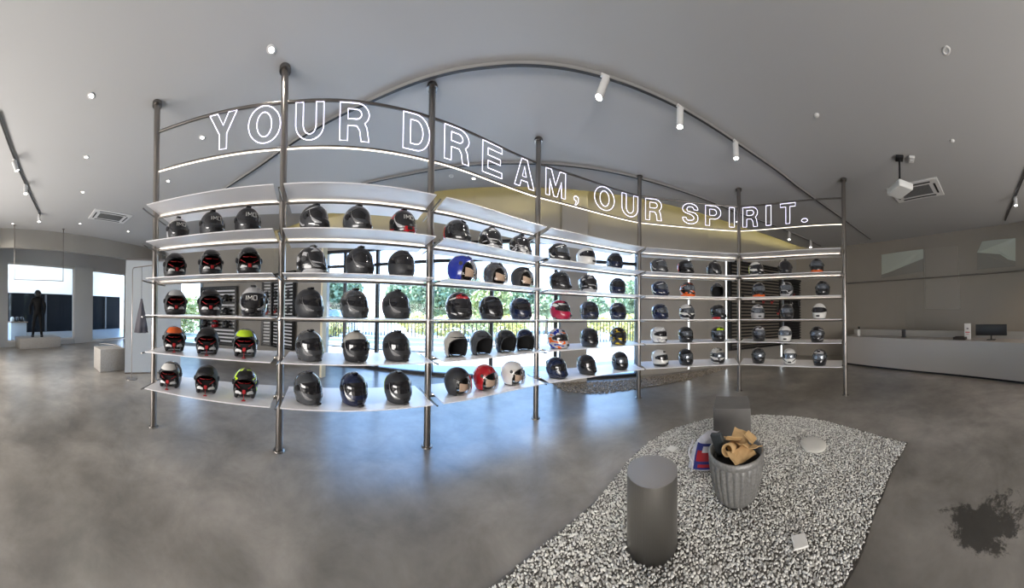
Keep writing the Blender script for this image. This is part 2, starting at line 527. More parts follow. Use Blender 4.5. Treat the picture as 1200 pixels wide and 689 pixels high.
for b in range(6):
    for z in (BAR_LO, BAR_HI):
        MB().tube(run(b, b + .9999, 0, z), .012 if z == BAR_LO else .016).build('sign_rail', dark_steel, rack)
    MB().tube(run(b + .02, b + .98, .006, BAR_LO - .018), .0, flat=(.006, .004)).build('led_strip', led_w, rack)
    L = (PP[b + 1] - PP[b]).length
    g = .055 / L
    for ti, z in enumerate(TIERS):
        fr = run(b + g, b + 1 - g, .31, z); bk = run(b + g, b + 1 - g, -.30, z)
        m = MB(); rr = []
        for p, q in zip(fr, bk):
            rr.append([p, q, q - Vector((0, 0, .009)), p - Vector((0, 0, .009))])
        m.rings(rr, True, True, smooth=False)
        sh = m.build('shelf', shelf_m, rack)
        MB().tube(run(b, b + .9999, 0, z - .032), .013).build('shelf_rail', dark_steel, rack)
        MB().tube(run(b + .04, b + .96, -.018, z - .026), 0, flat=(.004, .006)).build('led_strip', led_s, rack)
for k in range(7):
    t = min(k, 5.9999); n = nrm(min(max(t, .01), 5.99))
    for z in TIERS:
        p = PP[k] + Vector((0, 0, z - .03))
        MB().tube([p + n * .29 + Vector((0, 0, .004)), p + n * .2, p - n * .2, p - n * .27 + Vector((0, 0, .004))], .009).build('bracket_arm', dark_steel, rack)


# ------------------------------------------------------------------ neon letters: outline loops in a 1 x 1 cell
def arc(cx, cy, rx, ry, a0, a1, n=14): return [(cx + rx * math.cos(math.radians(a0 + (a1 - a0) * k / n)), cy + ry * math.sin(math.radians(a0 + (a1 - a0) * k / n))) for k in range(n + 1)]


T = .27
GL = {
    'Y': [[(0, 1), (.5 - T / 2, .42), (.5 - T / 2, 0), (.5 + T / 2, 0), (.5 + T / 2, .42), (1, 1), (1 - .30, 1), (.5, .66), (.30, 1)]],
    'O': [arc(.5, .5, .5, .5, 0, 354, 36), arc(.5, .5, .5 - T, .5 - .17, 0, 354, 30)],
    'U': [[(0, 1)] + [(0, .4)] + arc(.5, .4, .5, .4, 180, 360, 16) + [(1, 1), (1 - T, 1)] + arc(.5, .4, .5 - T, .24, 360, 180, 12) + [(T, 1)]],
    'R': [[(0, 0), (0, 1), (.6, 1)] + arc(.6, .71, .4, .29, 90, -52, 14) + [(.93, .36), (1, 0), (1 - T, 0), (.68, .28), (.58, .40), (T, .40), (T, 0)],
          [(T, .58), (T, .84), (.56, .84)] + arc(.56, .71, .18, .13, 90, -90, 10)],
    'D': [[(0, 0), (0, 1), (.5, 1)] + arc(.5, .5, .5, .5, 90, -90, 20) + [(.5, 0)], [(T, .17), (T, .83), (.48, .83)] + arc(.48, .5, .26, .33, 90, -90, 14)],
    'E': [[(0, 0), (0, 1), (1, 1), (1, .82), (T, .82), (T, .60), (.92, .60), (.92, .42), (T, .42), (T, .18), (1, .18), (1, 0)]],
    'A': [[(0, 0), (.36, 1), (.64, 1), (1, 0), (.73, 0), (.66, .22), (.34, .22), (.27, 0)], [(.40, .38), (.5, .74), (.60, .38)]],
    'M': [[(0, 0), (0, 1), (.28, 1), (.5, .42), (.72, 1), (1, 1), (1, 0), (.8, 0), (.8, .62), (.58, 0), (.42, 0), (.2, .62), (.2, 0)]],
    'S': [[(1, .70)] + arc(.5, .72, .5, .28, 8, 180, 14) + arc(.42, .70, .42, .2, 200, 262, 5) + [(.6, .43)] + arc(.56, .30, .18, .12, 70, -90, 6) + arc(.42, .30, .18, .14, 250, 180, 5)
          + [(0, .30)] + arc(.5, .28, .5, .28, 184, 360, 14) + arc(.6, .32, .4, .26, 5, 72, 6) + [(.4, .60)] + arc(.46, .71, .18, .13, 230, 90, 6) + arc(.56, .71, .17, .13, 80, 0, 5)],
    'P': [[(0, 0), (0, 1), (.55, 1)] + arc(.55, .67, .45, .33, 90, -90, 18) + [(.55, .34), (T, .34), (T, 0)], [(T, .52), (T, .83), (.52, .83)] + arc(.52, .675, .2, .155, 90, -90, 10)],
    'I': [[(0, 0), (0, 1), (1, 1), (1, 0)]],
    'T': [[(0, 1), (1, 1), (1, .83), (.5 + T / 2, .83), (.5 + T / 2, 0), (.5 - T / 2, 0), (.5 - T / 2, .83), (0, .83)]],
    ',': [arc(.5, .16, .42, .085, 200, -20, 10) + [(.9, .02), (.5, -.12), (.3, -.12), (.55, .06), (.2, .07)]],
    '.': [arc(.5, .09, .5, .09, 0, 345, 16)],
}
TEXT = [('Y', 243, 274), ('O', 288, 325), ('U', 343, 376), ('R', 395, 429), ('D', 469, 500), ('R', 518, 547), ('E', 563, 586), ('A', 601, 624), ('M', 638, 661.5), (',', 671, 677),
        ('O', 696, 719), ('U', 728, 747), ('R', 756, 775), ('S', 800, 818), ('P', 827, 845), ('I', 855, 861), ('R', 871, 888), ('I', 898, 904), ('T', 915, 933), ('.', 940, 947)]
tm = find_t(600); pm = crv(tm)
sign = empty('neon_sign', (pm.x, pm.y, BAR_LO), 'white outlined neon letters in a wave reading YOUR DREAM, OUR SPIRIT.', 'neon sign')
for ch, x0, x1 in TEXT:
    t0, t1 = find_t(x0, .02), find_t(x1, .02); m = MB()
    for loop in GL[ch]:
        pts = []
        for i, (u, v) in enumerate(loop):
            q = loop[(i + 1) % len(loop)]; L = math.hypot(q[0] - u, q[1] - v); k = max(1, int(L / .25))
            for s in range(k):
                uu = u + (q[0] - u) * s / k; vv = v + (q[1] - v) * s / k
                t = t0 + (t1 - t0) * uu; p = crv(t) + nrm(t) * .02
                z = BAR_LO + .05 + vv * .375
                pts.append((p.x, p.y, z))
        m.tube(pts, .0047, n=6, closed=True)
    m.build('letter', neon, sign)

# ------------------------------------------------------------------ helmets
H, ZC = .268, .13


def prof(z, kind):
    if z >= ZC:
        c = math.sqrt(max(0, 1 - ((z - ZC) / (H - ZC)) ** 2)); c = c ** .92 if c > 0 else 0
        return .122 * c, .145 * c, .148 * c
    T_ = {'full': ([0, .02, .06, .10, .13], [.098, .108, .119, .122, .122], [.135, .158, .166, .155, .145], [.092, .108, .130, .145, .148]),
          'sport': ([0, .02, .06, .10, .13], [.092, .106, .119, .122, .122], [.150, .176, .178, .158, .145], [.088, .100, .126, .144, .148]),
          'jet': ([0, .02, .06, .10, .13], [.096, .108, .119, .122, .122], [.11, .125, .138, .144, .145], [.092, .108, .130, .145, .148])}[kind]
    return tuple(float(np.interp(z, T_[0], T_[i])) for i in (1, 2, 3))


def Sf(a, z, kind='full', sc=1.0, off=0.0):
    w_, f_, b_ = prof(z, kind)
    s, c = math.sin(a), math.cos(a)
    x = w_ * math.copysign(abs(s) ** .92, s); y = -(f_ if c > 0 else b_) * math.copysign(abs(c) ** .92, c)
    p = Vector((x, y, z - ZC)); L = p.length
    if L > 1e-6: p = p * ((L * sc + off) / L)
    return p + Vector((0, 0, ZC))


def levels(zs=0.0, n=9, m=9):
    out = [zs + (ZC - zs) * k / n for k in range(n)]
    out += [ZC + (H - ZC) * math.sin(PI / 2 * k / m) for k in range(m)] + [H - 1e-5]
    return out


def op(z, A, zo):          # half-angle of the face opening at height z
    if z >= zo: return 0.0
    return A * (1 - (max(z, 0) / zo) ** 5) ** .5


def shell_mesh(kind, opening=None, sc=1.0, name='shell', flip=False, zs=0.0, aw=0.0):
    m = MB(); n = 44
    zz = levels(zs)
    if opening:
        A, zo = opening; zz = sorted(set([round(z, 6) for z in zz] + [zo - .0001, zo * .985, zo * .96, zo * .92, zo + .0005]))
    rr = []
    for z in zz:
        a0 = op(z, opening[0] + aw, opening[1]) if opening else 0.0
        rr.append([Sf(a0 + (2 * PI - 2 * a0) * i / n, z, kind, sc) for i in range(n + 1)])
    m.rings(rr, False)
    return m.mesh(name)


def patch(kind, fn, nu=14, nv=5, off=.003, name='patch', mb=None, sc=1.0):
    m = mb or MB(); rr = []
    for j in range(nv + 1):
        rr.append([Sf(*fn(i / nu, j / nv), kind, sc, off) for i in range(nu + 1)])
    m.rings(rr, False)
    # thin rim to give the plate an edge
    if off > .001:
        edge_ = [(i / nu, 0) for i in range(nu + 1)] + [(1, j / nv) for j in range(1, nv + 1)] + [(1 - i / nu, 1) for i in range(1, nu + 1)] + [(0, 1 - j / nv) for j in range(1, nv)]
        o_ = [Sf(*fn(*e), kind, sc, off) for e in edge_]; i_ = [Sf(*fn(*e), kind, sc, -.002) for e in edge_]
        m.rings([o_, i_], True, False, False)
    return m


def band(z0, z1, A, taper=.55, mid=None):
    """plate across the front, narrowing towards the sides"""
    mid = mid if mid is not None else (z0 + z1) / 2

    def fn(u, v):
        a = (u * 2 - 1) * A; k = 1 - (1 - taper) * abs(u * 2 - 1) ** 2.5
        lo = mid + (z0 - mid) * k; hi = mid + (z1 - mid) * k
        return a, lo + (hi - lo) * v
    return fn


def stroke(kind, pts, wd, mb, off=.0045):
    """painted stripe following (angle, height) points"""
    rr = []
    for i, (a, z) in enumerate(pts):
        w_ = wd * (1 - .6 * abs(2 * i / (len(pts) - 1) - 1)) if len(pts) > 2 else wd
        rr.append([Sf(a, z - w_ / 2, kind, 1, off), Sf(a, z + w_ / 2, kind, 1, off)])
    mb.rings(rr, False)


def disc(kind, a, z, r, mb, h=.012):
    p = Sf(a, z, kind); nr = Vector((p.x, p.y, 0)).normalized()
    mb.cyl(p - nr * .006, p + nr * (h - .004), r, r * .9, 18)
    mb.cyl(p + nr * (h - .005), p + nr * h, r * .55, r * .5, 12)


def ring_rim(kind, opening, sc=.9):
    """padded edge round an open face and the neck"""
    m = MB(); A, zo = opening; pts = []
    zs = [0, .02, .05, .08, zo * .75, zo * .85, zo * .92, zo * .97, zo * .995]
    left = [Sf(-op(z, A, zo), z, kind, .985) for z in zs]; right = [Sf(op(z, A, zo), z, kind, .985) for z in reversed(zs)]
    m.tube(left + right, .006, 6)
    m.tube([Sf(A + (2 * PI - 2 * A) * i / 30, 0, kind, .98) for i in range(31)], .006, 6)
    return m


OPEN = (1.12, .192); OPEN_R = (1.08, .198)
P = {}                    # prototype meshes: kind -> list of (part name, mesh, role)


def tube_neck(kind, name='neck_trim'):
    m = MB(); m.tube([Sf(2 * PI * i / 32, .001, kind, .985) for i in range(32)], .0065, 6, closed=True)
    m.rings([[Sf(2 * PI * i / 32, .001, kind, .97) for i in range(32)], [Sf(2 * PI * i / 32, .02, kind, .8) + Vector((0, 0, .03)) for i in range(32)]], True)
    return m.mesh(name)


def vent(kind, z, w_=.3, h=.018, name='vent', a=0.0):
    def fn(u, v): return a + (u - .5) * w_, z + (v - .5) * h
    return patch(kind, fn, 5, 2, .008).mesh(name)


def spoiler(kind):
    m = MB(); rr = []
    for j, (z, o) in enumerate(((.225, .0), (.205, .014), (.185, .022), (.165, .004))):
        rr.append([Sf(PI + (i / 10 - .5) * 1.15, z, kind, 1, o * (1 - abs(i / 5 - 1) ** 3) + .002) for i in range(11)])
    m.rings(rr, False); return m.mesh('rear_spoiler')


def top_knob():
    m = MB(); m.rbox((0, -.03, H + .002), (.05, .06, .018), .006); return m.mesh('top_vent')


def full_parts(kind):
    L = [('shell', shell_mesh(kind), 'shell')]
    L.append(('visor', patch(kind, band(.108, .192, 1.38, .5, .145), 22, 6, .0035).mesh('visor'), 'visor'))
    m = MB(); m.tube([Sf((u * 2 - 1) * 1.38, band(.104, .197, 1.38, .5, .145)(u, v)[1], kind, 1, .002) for u, v in
                      [(i / 20, 0) for i in range(21)] + [(1 - i / 20, 1) for i in range(21)]], .0022, 5, closed=True)
    L.append(('visor_seal', m.mesh('visor_seal'), 'trim'))
    for s in (-1, 1):
        m = MB(); disc(kind, s * 1.42, .142, .024, m); L.append(('visor_pivot', m.mesh('visor_pivot'), 'trim'))
    L.append(('chin_vent', vent(kind, .05, .42, .022, 'chin_vent'), 'trim'))
    L.append(('top_vent', vent(kind, .232, .55, .020, 'top_vent'), 'accent'))
    L.append(('rear_spoiler', spoiler(kind), 'accent'))
    L.append(('neck_trim', tube_neck(kind), 'trim'))
    return L


P['full'] = full_parts('full')
P['sport'] = full_parts('sport')
# paint schemes laid on the shell
m = MB()
for s in (-1, 1):
    stroke('full', [(s * (.35 + .16 * k), .055 + .010 * k) for k in range(8)], .020, m)
    stroke('full', [(s * (1.2 + .2 * k), .09 + .018 * k) for k in range(7)], .026, m)
DEC_SWOOSH = m.mesh('graphic')
m = MB()
for s in (-1, 1):
    stroke('full', [(s * (1.55 + .14 * k), .06 + .004 * k * k) for k in range(8)], .030, m)
    stroke('full', [(s * (.55 + .12 * k), .035 + .004 * k) for k in range(7)], .014, m)
    stroke('full', [(s * (.5 + .2 * k), .212 - .006 * k) for k in range(6)], .016, m)
DEC_SIDE = m.mesh('graphic')
m = MB()
patch('full', lambda u, v: ((u - .5) * 1.7, .196 + v * (.058 - .03 * abs(u * 2 - 1))), 10, 4, .0045, mb=m)
DEC_BROW = m.mesh('graphic')
m = MB()
patch('full', lambda u, v: (PI + (u - .5) * 2.2, .05 + v * (.13 + .04 * math.cos((u - .5) * 3))), 12, 5, .0045, mb=m)
DEC_REAR = m.mesh('graphic')
m = MB()
patch('full', lambda u, v: (-2.2 + u * 4.4, .004 + v * (.030 + .012 * math.cos((u - .5) * 4))), 24, 3, .0045, mb=m)
DEC_LOW = m.mesh('graphic')
LET = {'I': [[(0, 0), (0, 1)]], 'M': [[(0, 0), (0, 1), (.5, .3), (1, 1), (1, 0)]], 'O': [[(0, 0), (0, 1), (1, 1), (1, 0), (0, 0)]]}
m = MB(); a0 = -.36
for ch, wd in (('I', .04), ('M', .24), ('O', .22)):
    for ln in LET[ch]:
        ps = [Sf(a0 + u * wd, .140 + v * .036, 'full', 1, .0066) for u, v in ln]
        for A, B in zip(ps[:-1], ps[1:]): m.tube([A, B], .0032, 5)
    a0 += wd + .1
DEC_TEXT = m.mesh('visor_lettering')

# modular: tall visor, pale cheek plates, chin bar
L = [('shell', shell_mesh('full', (1.30, .205)), 'shell')]
L.append(('visor', patch('full', band(.094, .204, 1.28, .62, .14), 22, 6, .001).mesh('visor'), 'visor'))
L.append(('chin_bar', patch('full', lambda u, v: ((u - .5) * 2.84, .002 + v * (.096 + .03 * abs(u * 2 - 1) ** 2)), 22, 5, .004).mesh('chin_bar'), 'chin'))
for s in (-1, 1):
    m = MB(); rr = []
    for k, (a, z, w_) in enumerate(((1.18, .178, .007), (1.15, .152, .011), (1.10, .125, .020), (1.02, .100, .030), (.92, .082, .036), (.76, .070, .030), (.58, .063, .020), (.40, .060, .008))):
        rr.append([Sf(s * (a - .02), z - w_ / 2, 'full', 1, .006), Sf(s * a, z, 'full', 1, .010), Sf(s * (a - .02), z + w_ / 2, 'full', 1, .006)])
    m.rings(rr, False, smooth=False)
    L.append(('cheek_plate', m.mesh('cheek_plate'), 'decal'))
for s in (-1, 1):
    m = MB(); disc('full', s * 1.46, .135, .030, m, .014); L.append(('visor_pivot', m.mesh('visor_pivot'), 'trim'))
L.append(('chin_vent', vent('full', .052, .36, .024, 'chin_vent'), 'trim'))
L.append(('top_vent', top_knob(), 'accent')); L.append(('neck_trim', tube_neck('full'), 'trim'))
m = MB(); m.rbox((.012, -.165, .012), (.05, .03, .02), .006); L.append(('buckle', m.mesh('buckle'), 'trim'))
P['mod'] = L

# open face, padded black inside
L = [('shell', shell_mesh('jet', OPEN), 'shell'), ('liner', shell_mesh('jet', OPEN, .90, 'liner', aw=.03), 'liner'), ('rim', ring_rim('jet', OPEN).mesh('rim'), 'trim')]
m = MB(); m.tube([Sf(-1.1, .03, 'jet', .92), Vector((-.05, -.06, -.0 + .012)), Vector((0, -.075, .010)), Vector((.05, -.06, .012)), Sf(1.1, .03, 'jet', .92)], .006, 6, flat=None)
L.append(('chin_strap', m.mesh('chin_strap'), 'trim'))
for a in (-.5, 0, .5):
    m = MB(); p = Sf(a, .205, 'jet'); nr = (p - Vector((0, 0, ZC))).normalized(); m.cyl(p - nr * .002, p + nr * .004, .006, n=10)
    L.append(('snap_stud', m.mesh('snap_stud'), 'accent'))
m = MB(); stroke('jet', [(s_ / 10 * 1.05, .205) for s_ in range(-10, 11)], .010, m, .003); L.append(('brow_trim', m.mesh('brow_trim'), 'trim'))
P['jet'] = L

# open face with face shield over a card insert
L = list(P['jet'][:4])
m = MB(); patch('jet', lambda u, v: ((u - .5) * 1.7, .035 + v * (.085 + .01 * math.cos(u * 6))), 12, 6, -.008, mb=m, sc=.97)
L.append(('card_insert', m.mesh('card_insert'), 'insert'))
m = MB(); rr = []
for j in range(8):
    v = j / 7; z = .19 - .155 * v
    rr.append([Sf((i / 18 - .5) * 2.2, z, 'jet', 1, .008 + .026 * v * math.cos((i / 18 - .5) * 2.6)) for i in range(19)])
m.rings(rr, False)
L.append(('face_shield', m.mesh('face_shield'), 'shield'))
for s in (-1, 1):
    m = MB(); disc('jet', s * 1.22, .165, .020, m); L.append(('visor_pivot', m.mesh('visor_pivot'), 'trim'))
L.append(('top_vent', vent('jet', .238, .5, .020, 'top_vent'), 'accent'))
P['face'] = L


# flipped-up look: open front, red lined, paper tags
def raised(chin):
    L = [('shell', shell_mesh('jet', OPEN_R), 'shell'), ('liner', shell_mesh('jet', OPEN_R, .90, 'liner', aw=.03), 'liner'), ('rim', ring_rim('jet', OPEN_R).mesh('rim'), 'trim')]
    for s in (-1, 1):
        m = MB(); m.tube([Sf(s * a, z, 'jet', .89) for a, z in ((.86, .135), (.70, .128), (.50, .112), (.34, .105))], .0032, 6)
        m.tube([Sf(s * a, z, 'jet', .91) for a, z in ((.60, .166), (.40, .160), (.15, .158), (.04, .163))], .0022, 6)
        L.append(('red_piping', m.mesh('red_piping'), 'accent'))
        m = MB(); m.rbox((s * .080, -.055, .055), (.040, .085, .105), .016); L.append(('cheek_pad', m.mesh('cheek_pad'), 'trim'))
        m = MB(); m.rings([[Vector((s * x, y, z + h)) for h in (-w_, w_)] for x, y, z, w_ in ((.088, -.098, .060, .008), (.074, -.114, .070, .015), (.052, -.124, .070, .013), (.026, -.130, .062, .010))], False, smooth=False)
        L.append(('white_tag', m.mesh('white_tag'), 'decal'))
    m = MB(); m.rings([[Vector((x, -.02 - .02 * math.cos(x * 12), z)) for x in (-.09, -.045, 0, .045, .09)] for z in (.02, .07, .12)], False); L.append(('neck_roll', m.mesh('neck_roll'), 'trim'))
    m = MB(); m.rbox((0, -.128, .078), (.030, .004, .034), .0018)
    L.append(('red_tag', m.mesh('red_tag'), 'accent'))
    if chin:
        L.append(('chin_bar', patch('full', lambda u, v: ((u - .5) * 2.5, .002 + v * .052), 20, 3, .004).mesh('chin_bar'), 'trim'))
    else:
        m = MB(); m.rbox((.0, -.150, .004), (.036, .028, .006), .0028); m.tube([(0, -.13, .06), (0, -.145, .03), (0, -.152, .006)], .003, 5)
        L.append(('hang_tag', m.mesh('hang_tag'), 'accent'))
    L.append(('raised_visor', patch('jet', band(.196, .252, .80, .75, .222), 14, 5, .010).mesh('raised_visor'), 'visor'))
    for s in (-1, 1):
        m = MB(); disc('jet', s * 1.38, .14, .028, m); L.append(('visor_pivot', m.mesh('visor_pivot'), 'trim'))
    return L


P['raised'] = raised(False); P['flip'] = raised(True)
for L in P.values():
    for nme, me, role in L:
        if not me.materials: me.materials.append(black_p)
for me in (DEC_SWOOSH, DEC_SIDE, DEC_BROW, DEC_REAR, DEC_LOW, DEC_TEXT): me.materials.append(black_p)

COL = dict(black=(.010, .010, .012), matte=(.016, .016, .019), grey=(.055, .058, .064), silver=(.45, .45, .46), white=(.72, .71, .68), red=(.42, .012, .018), blue=(.012, .030, .30),
           navy=(.010, .016, .048), orange=(.75, .13, .02), lime=(.50, .72, .02), cream=(.62, .56, .44), tan=(.55, .36, .26), yellow=(.75, .55, .03), crimson=(.35, .01, .05), gun=(.028, .029, .033), pearl=(.40, .38, .34), ash=(.20, .20, .205))
_mc = {}


def paint(name):
    if name in _mc: return _mc[name]
    if '+' in name:            # blotched graphics in several colours
        cs = name.split('+'); m = M('paint_' + name.replace('+', '_'), COL[cs[0]], .22, coat=.6); t = m.node_tree; b = t.nodes['Principled BSDF']
        g = t.nodes.new('ShaderNodeTexCoord'); n = t.nodes.new('ShaderNodeTexNoise'); mp = t.nodes.new('ShaderNodeMapping')
        mp.inputs['Scale'].default_value = (7, 5, 13); mp.inputs['Rotation'].default_value = (.5, .3, .2)
        mp.inputs['Location'].default_value = (len(_mc) * 1.7, 0, 0)
        t.links.new(g.outputs['Object'], mp.inputs[0]); t.links.new(mp.outputs[0], n.inputs['Vector'])
        n.inputs['Scale'].default_value = 1.0; n.inputs['Detail'].default_value = 1.5; n.inputs['Distortion'].default_value = .8
        r = t.nodes.new('ShaderNodeValToRGB'); r.color_ramp.interpolation = 'CONSTANT'; e = r.color_ramp.elements
        e[0].color = (*COL[cs[0]], 1); e[1].position = .54; e[1].color = (*COL[cs[1]], 1)
        if len(cs) > 2: q = e.new(.62); q.color = (*COL[cs[2]], 1)
        if len(cs) > 3: q = e.new(.42); q.color = (*COL[cs[3]], 1)
        t.links.new(n.outputs[0], r.inputs[0]); t.links.new(r.outputs[0], b.inputs['Base Color'])
    else:
        m = M('paint_' + name, COL[name], .5 if name in ('matte', 'gun') else .22, coat=0 if name in ('matte', 'gun') else .6)
    _mc[name] = m; return m


visor_dark = M('smoked_visor', (.012, .012, .015), .08, coat=.5)
visor_iri = M('mirrored_visor', (.20, .22, .25), .15, .8)
liner_k = M('black_liner', (.010, .010, .011), .9)
card_m = M('card_insert', (.55, .42, .32), .7)
shield_m = glass_mat('clear_shield', (.93, .90, .88), .08, .02)
pad_red = M('red_fabric', (.45, .015, .02), .6)
white_d = M('white_decal', (.62, .62, .62), .4)


def helmet(px, tier, kind, shell, look, pos, bay, yaw, acc='black', dec=None, deccol='white', visor='dark', sc=1.0, off=.10, tilt=0.0, chin=None, cheek='ash'):
    """px: where it stands along the shelf; yaw: degrees the face is turned to the right of the camera"""
    t = find_t(px, off); p = crv(min(t, 5.9999)) + nrm(min(max(t, .01), 5.99)) * off
    az = math.atan2(p.x, p.y)
    rows = ['', 'top row', 'second row', 'middle row', 'fourth row', 'bottom row']
    bays = ['leftmost bay', 'second bay', 'third bay', 'fourth bay', 'fifth bay', 'rightmost bay']
    label = '%s helmet, %s of %s, %s' % (look, pos, rows[tier], bays[bay])
    o = empty('motorcycle_helmet', (p.x, p.y, TIERS[tier] + .0075), label, 'helmet', 'helmets on the ' + bays[bay] + ' of the display rack')
    # face points to -Y at rotation 0; the camera lies towards (-sin az, -cos az)
    o.rotation_euler = (0, 0, -az + math.radians(yaw)); o.scale = (sc, sc, sc)
    role = {'shell': paint(shell), 'trim': black_p, 'accent': paint(acc), 'decal': paint(cheek) if kind == 'mod' else white_d, 'liner': liner_k, 'insert': card_m, 'shield': shield_m,
            'visor': {'dark': visor_dark, 'mirror': visor_iri}.get(visor) or paint(visor), 'chin': paint(chin or shell)}
    if kind in ('raised', 'flip'): role['accent'] = pad_red
    parts = list(P[kind])
    D = {'swoosh': DEC_SWOOSH, 'side': DEC_SIDE, 'brow': DEC_BROW, 'rear': DEC_REAR, 'low': DEC_LOW, 'text': DEC_TEXT}
    for i, d in enumerate(dec.split('+') if dec else ()):
        parts.append(('visor_lettering' if d == 'text' else 'graphic', D[d], paint(deccol.split('+')[i % len(deccol.split('+'))])))
    for nme, me, r in parts:
        c = bpy.data.objects.new(nme, me); C.objects.link(c); c.parent = o
        c.material_slots[0].link = 'OBJECT'; c.material_slots[0].material = role[r] if isinstance(r, str) else r
    return o


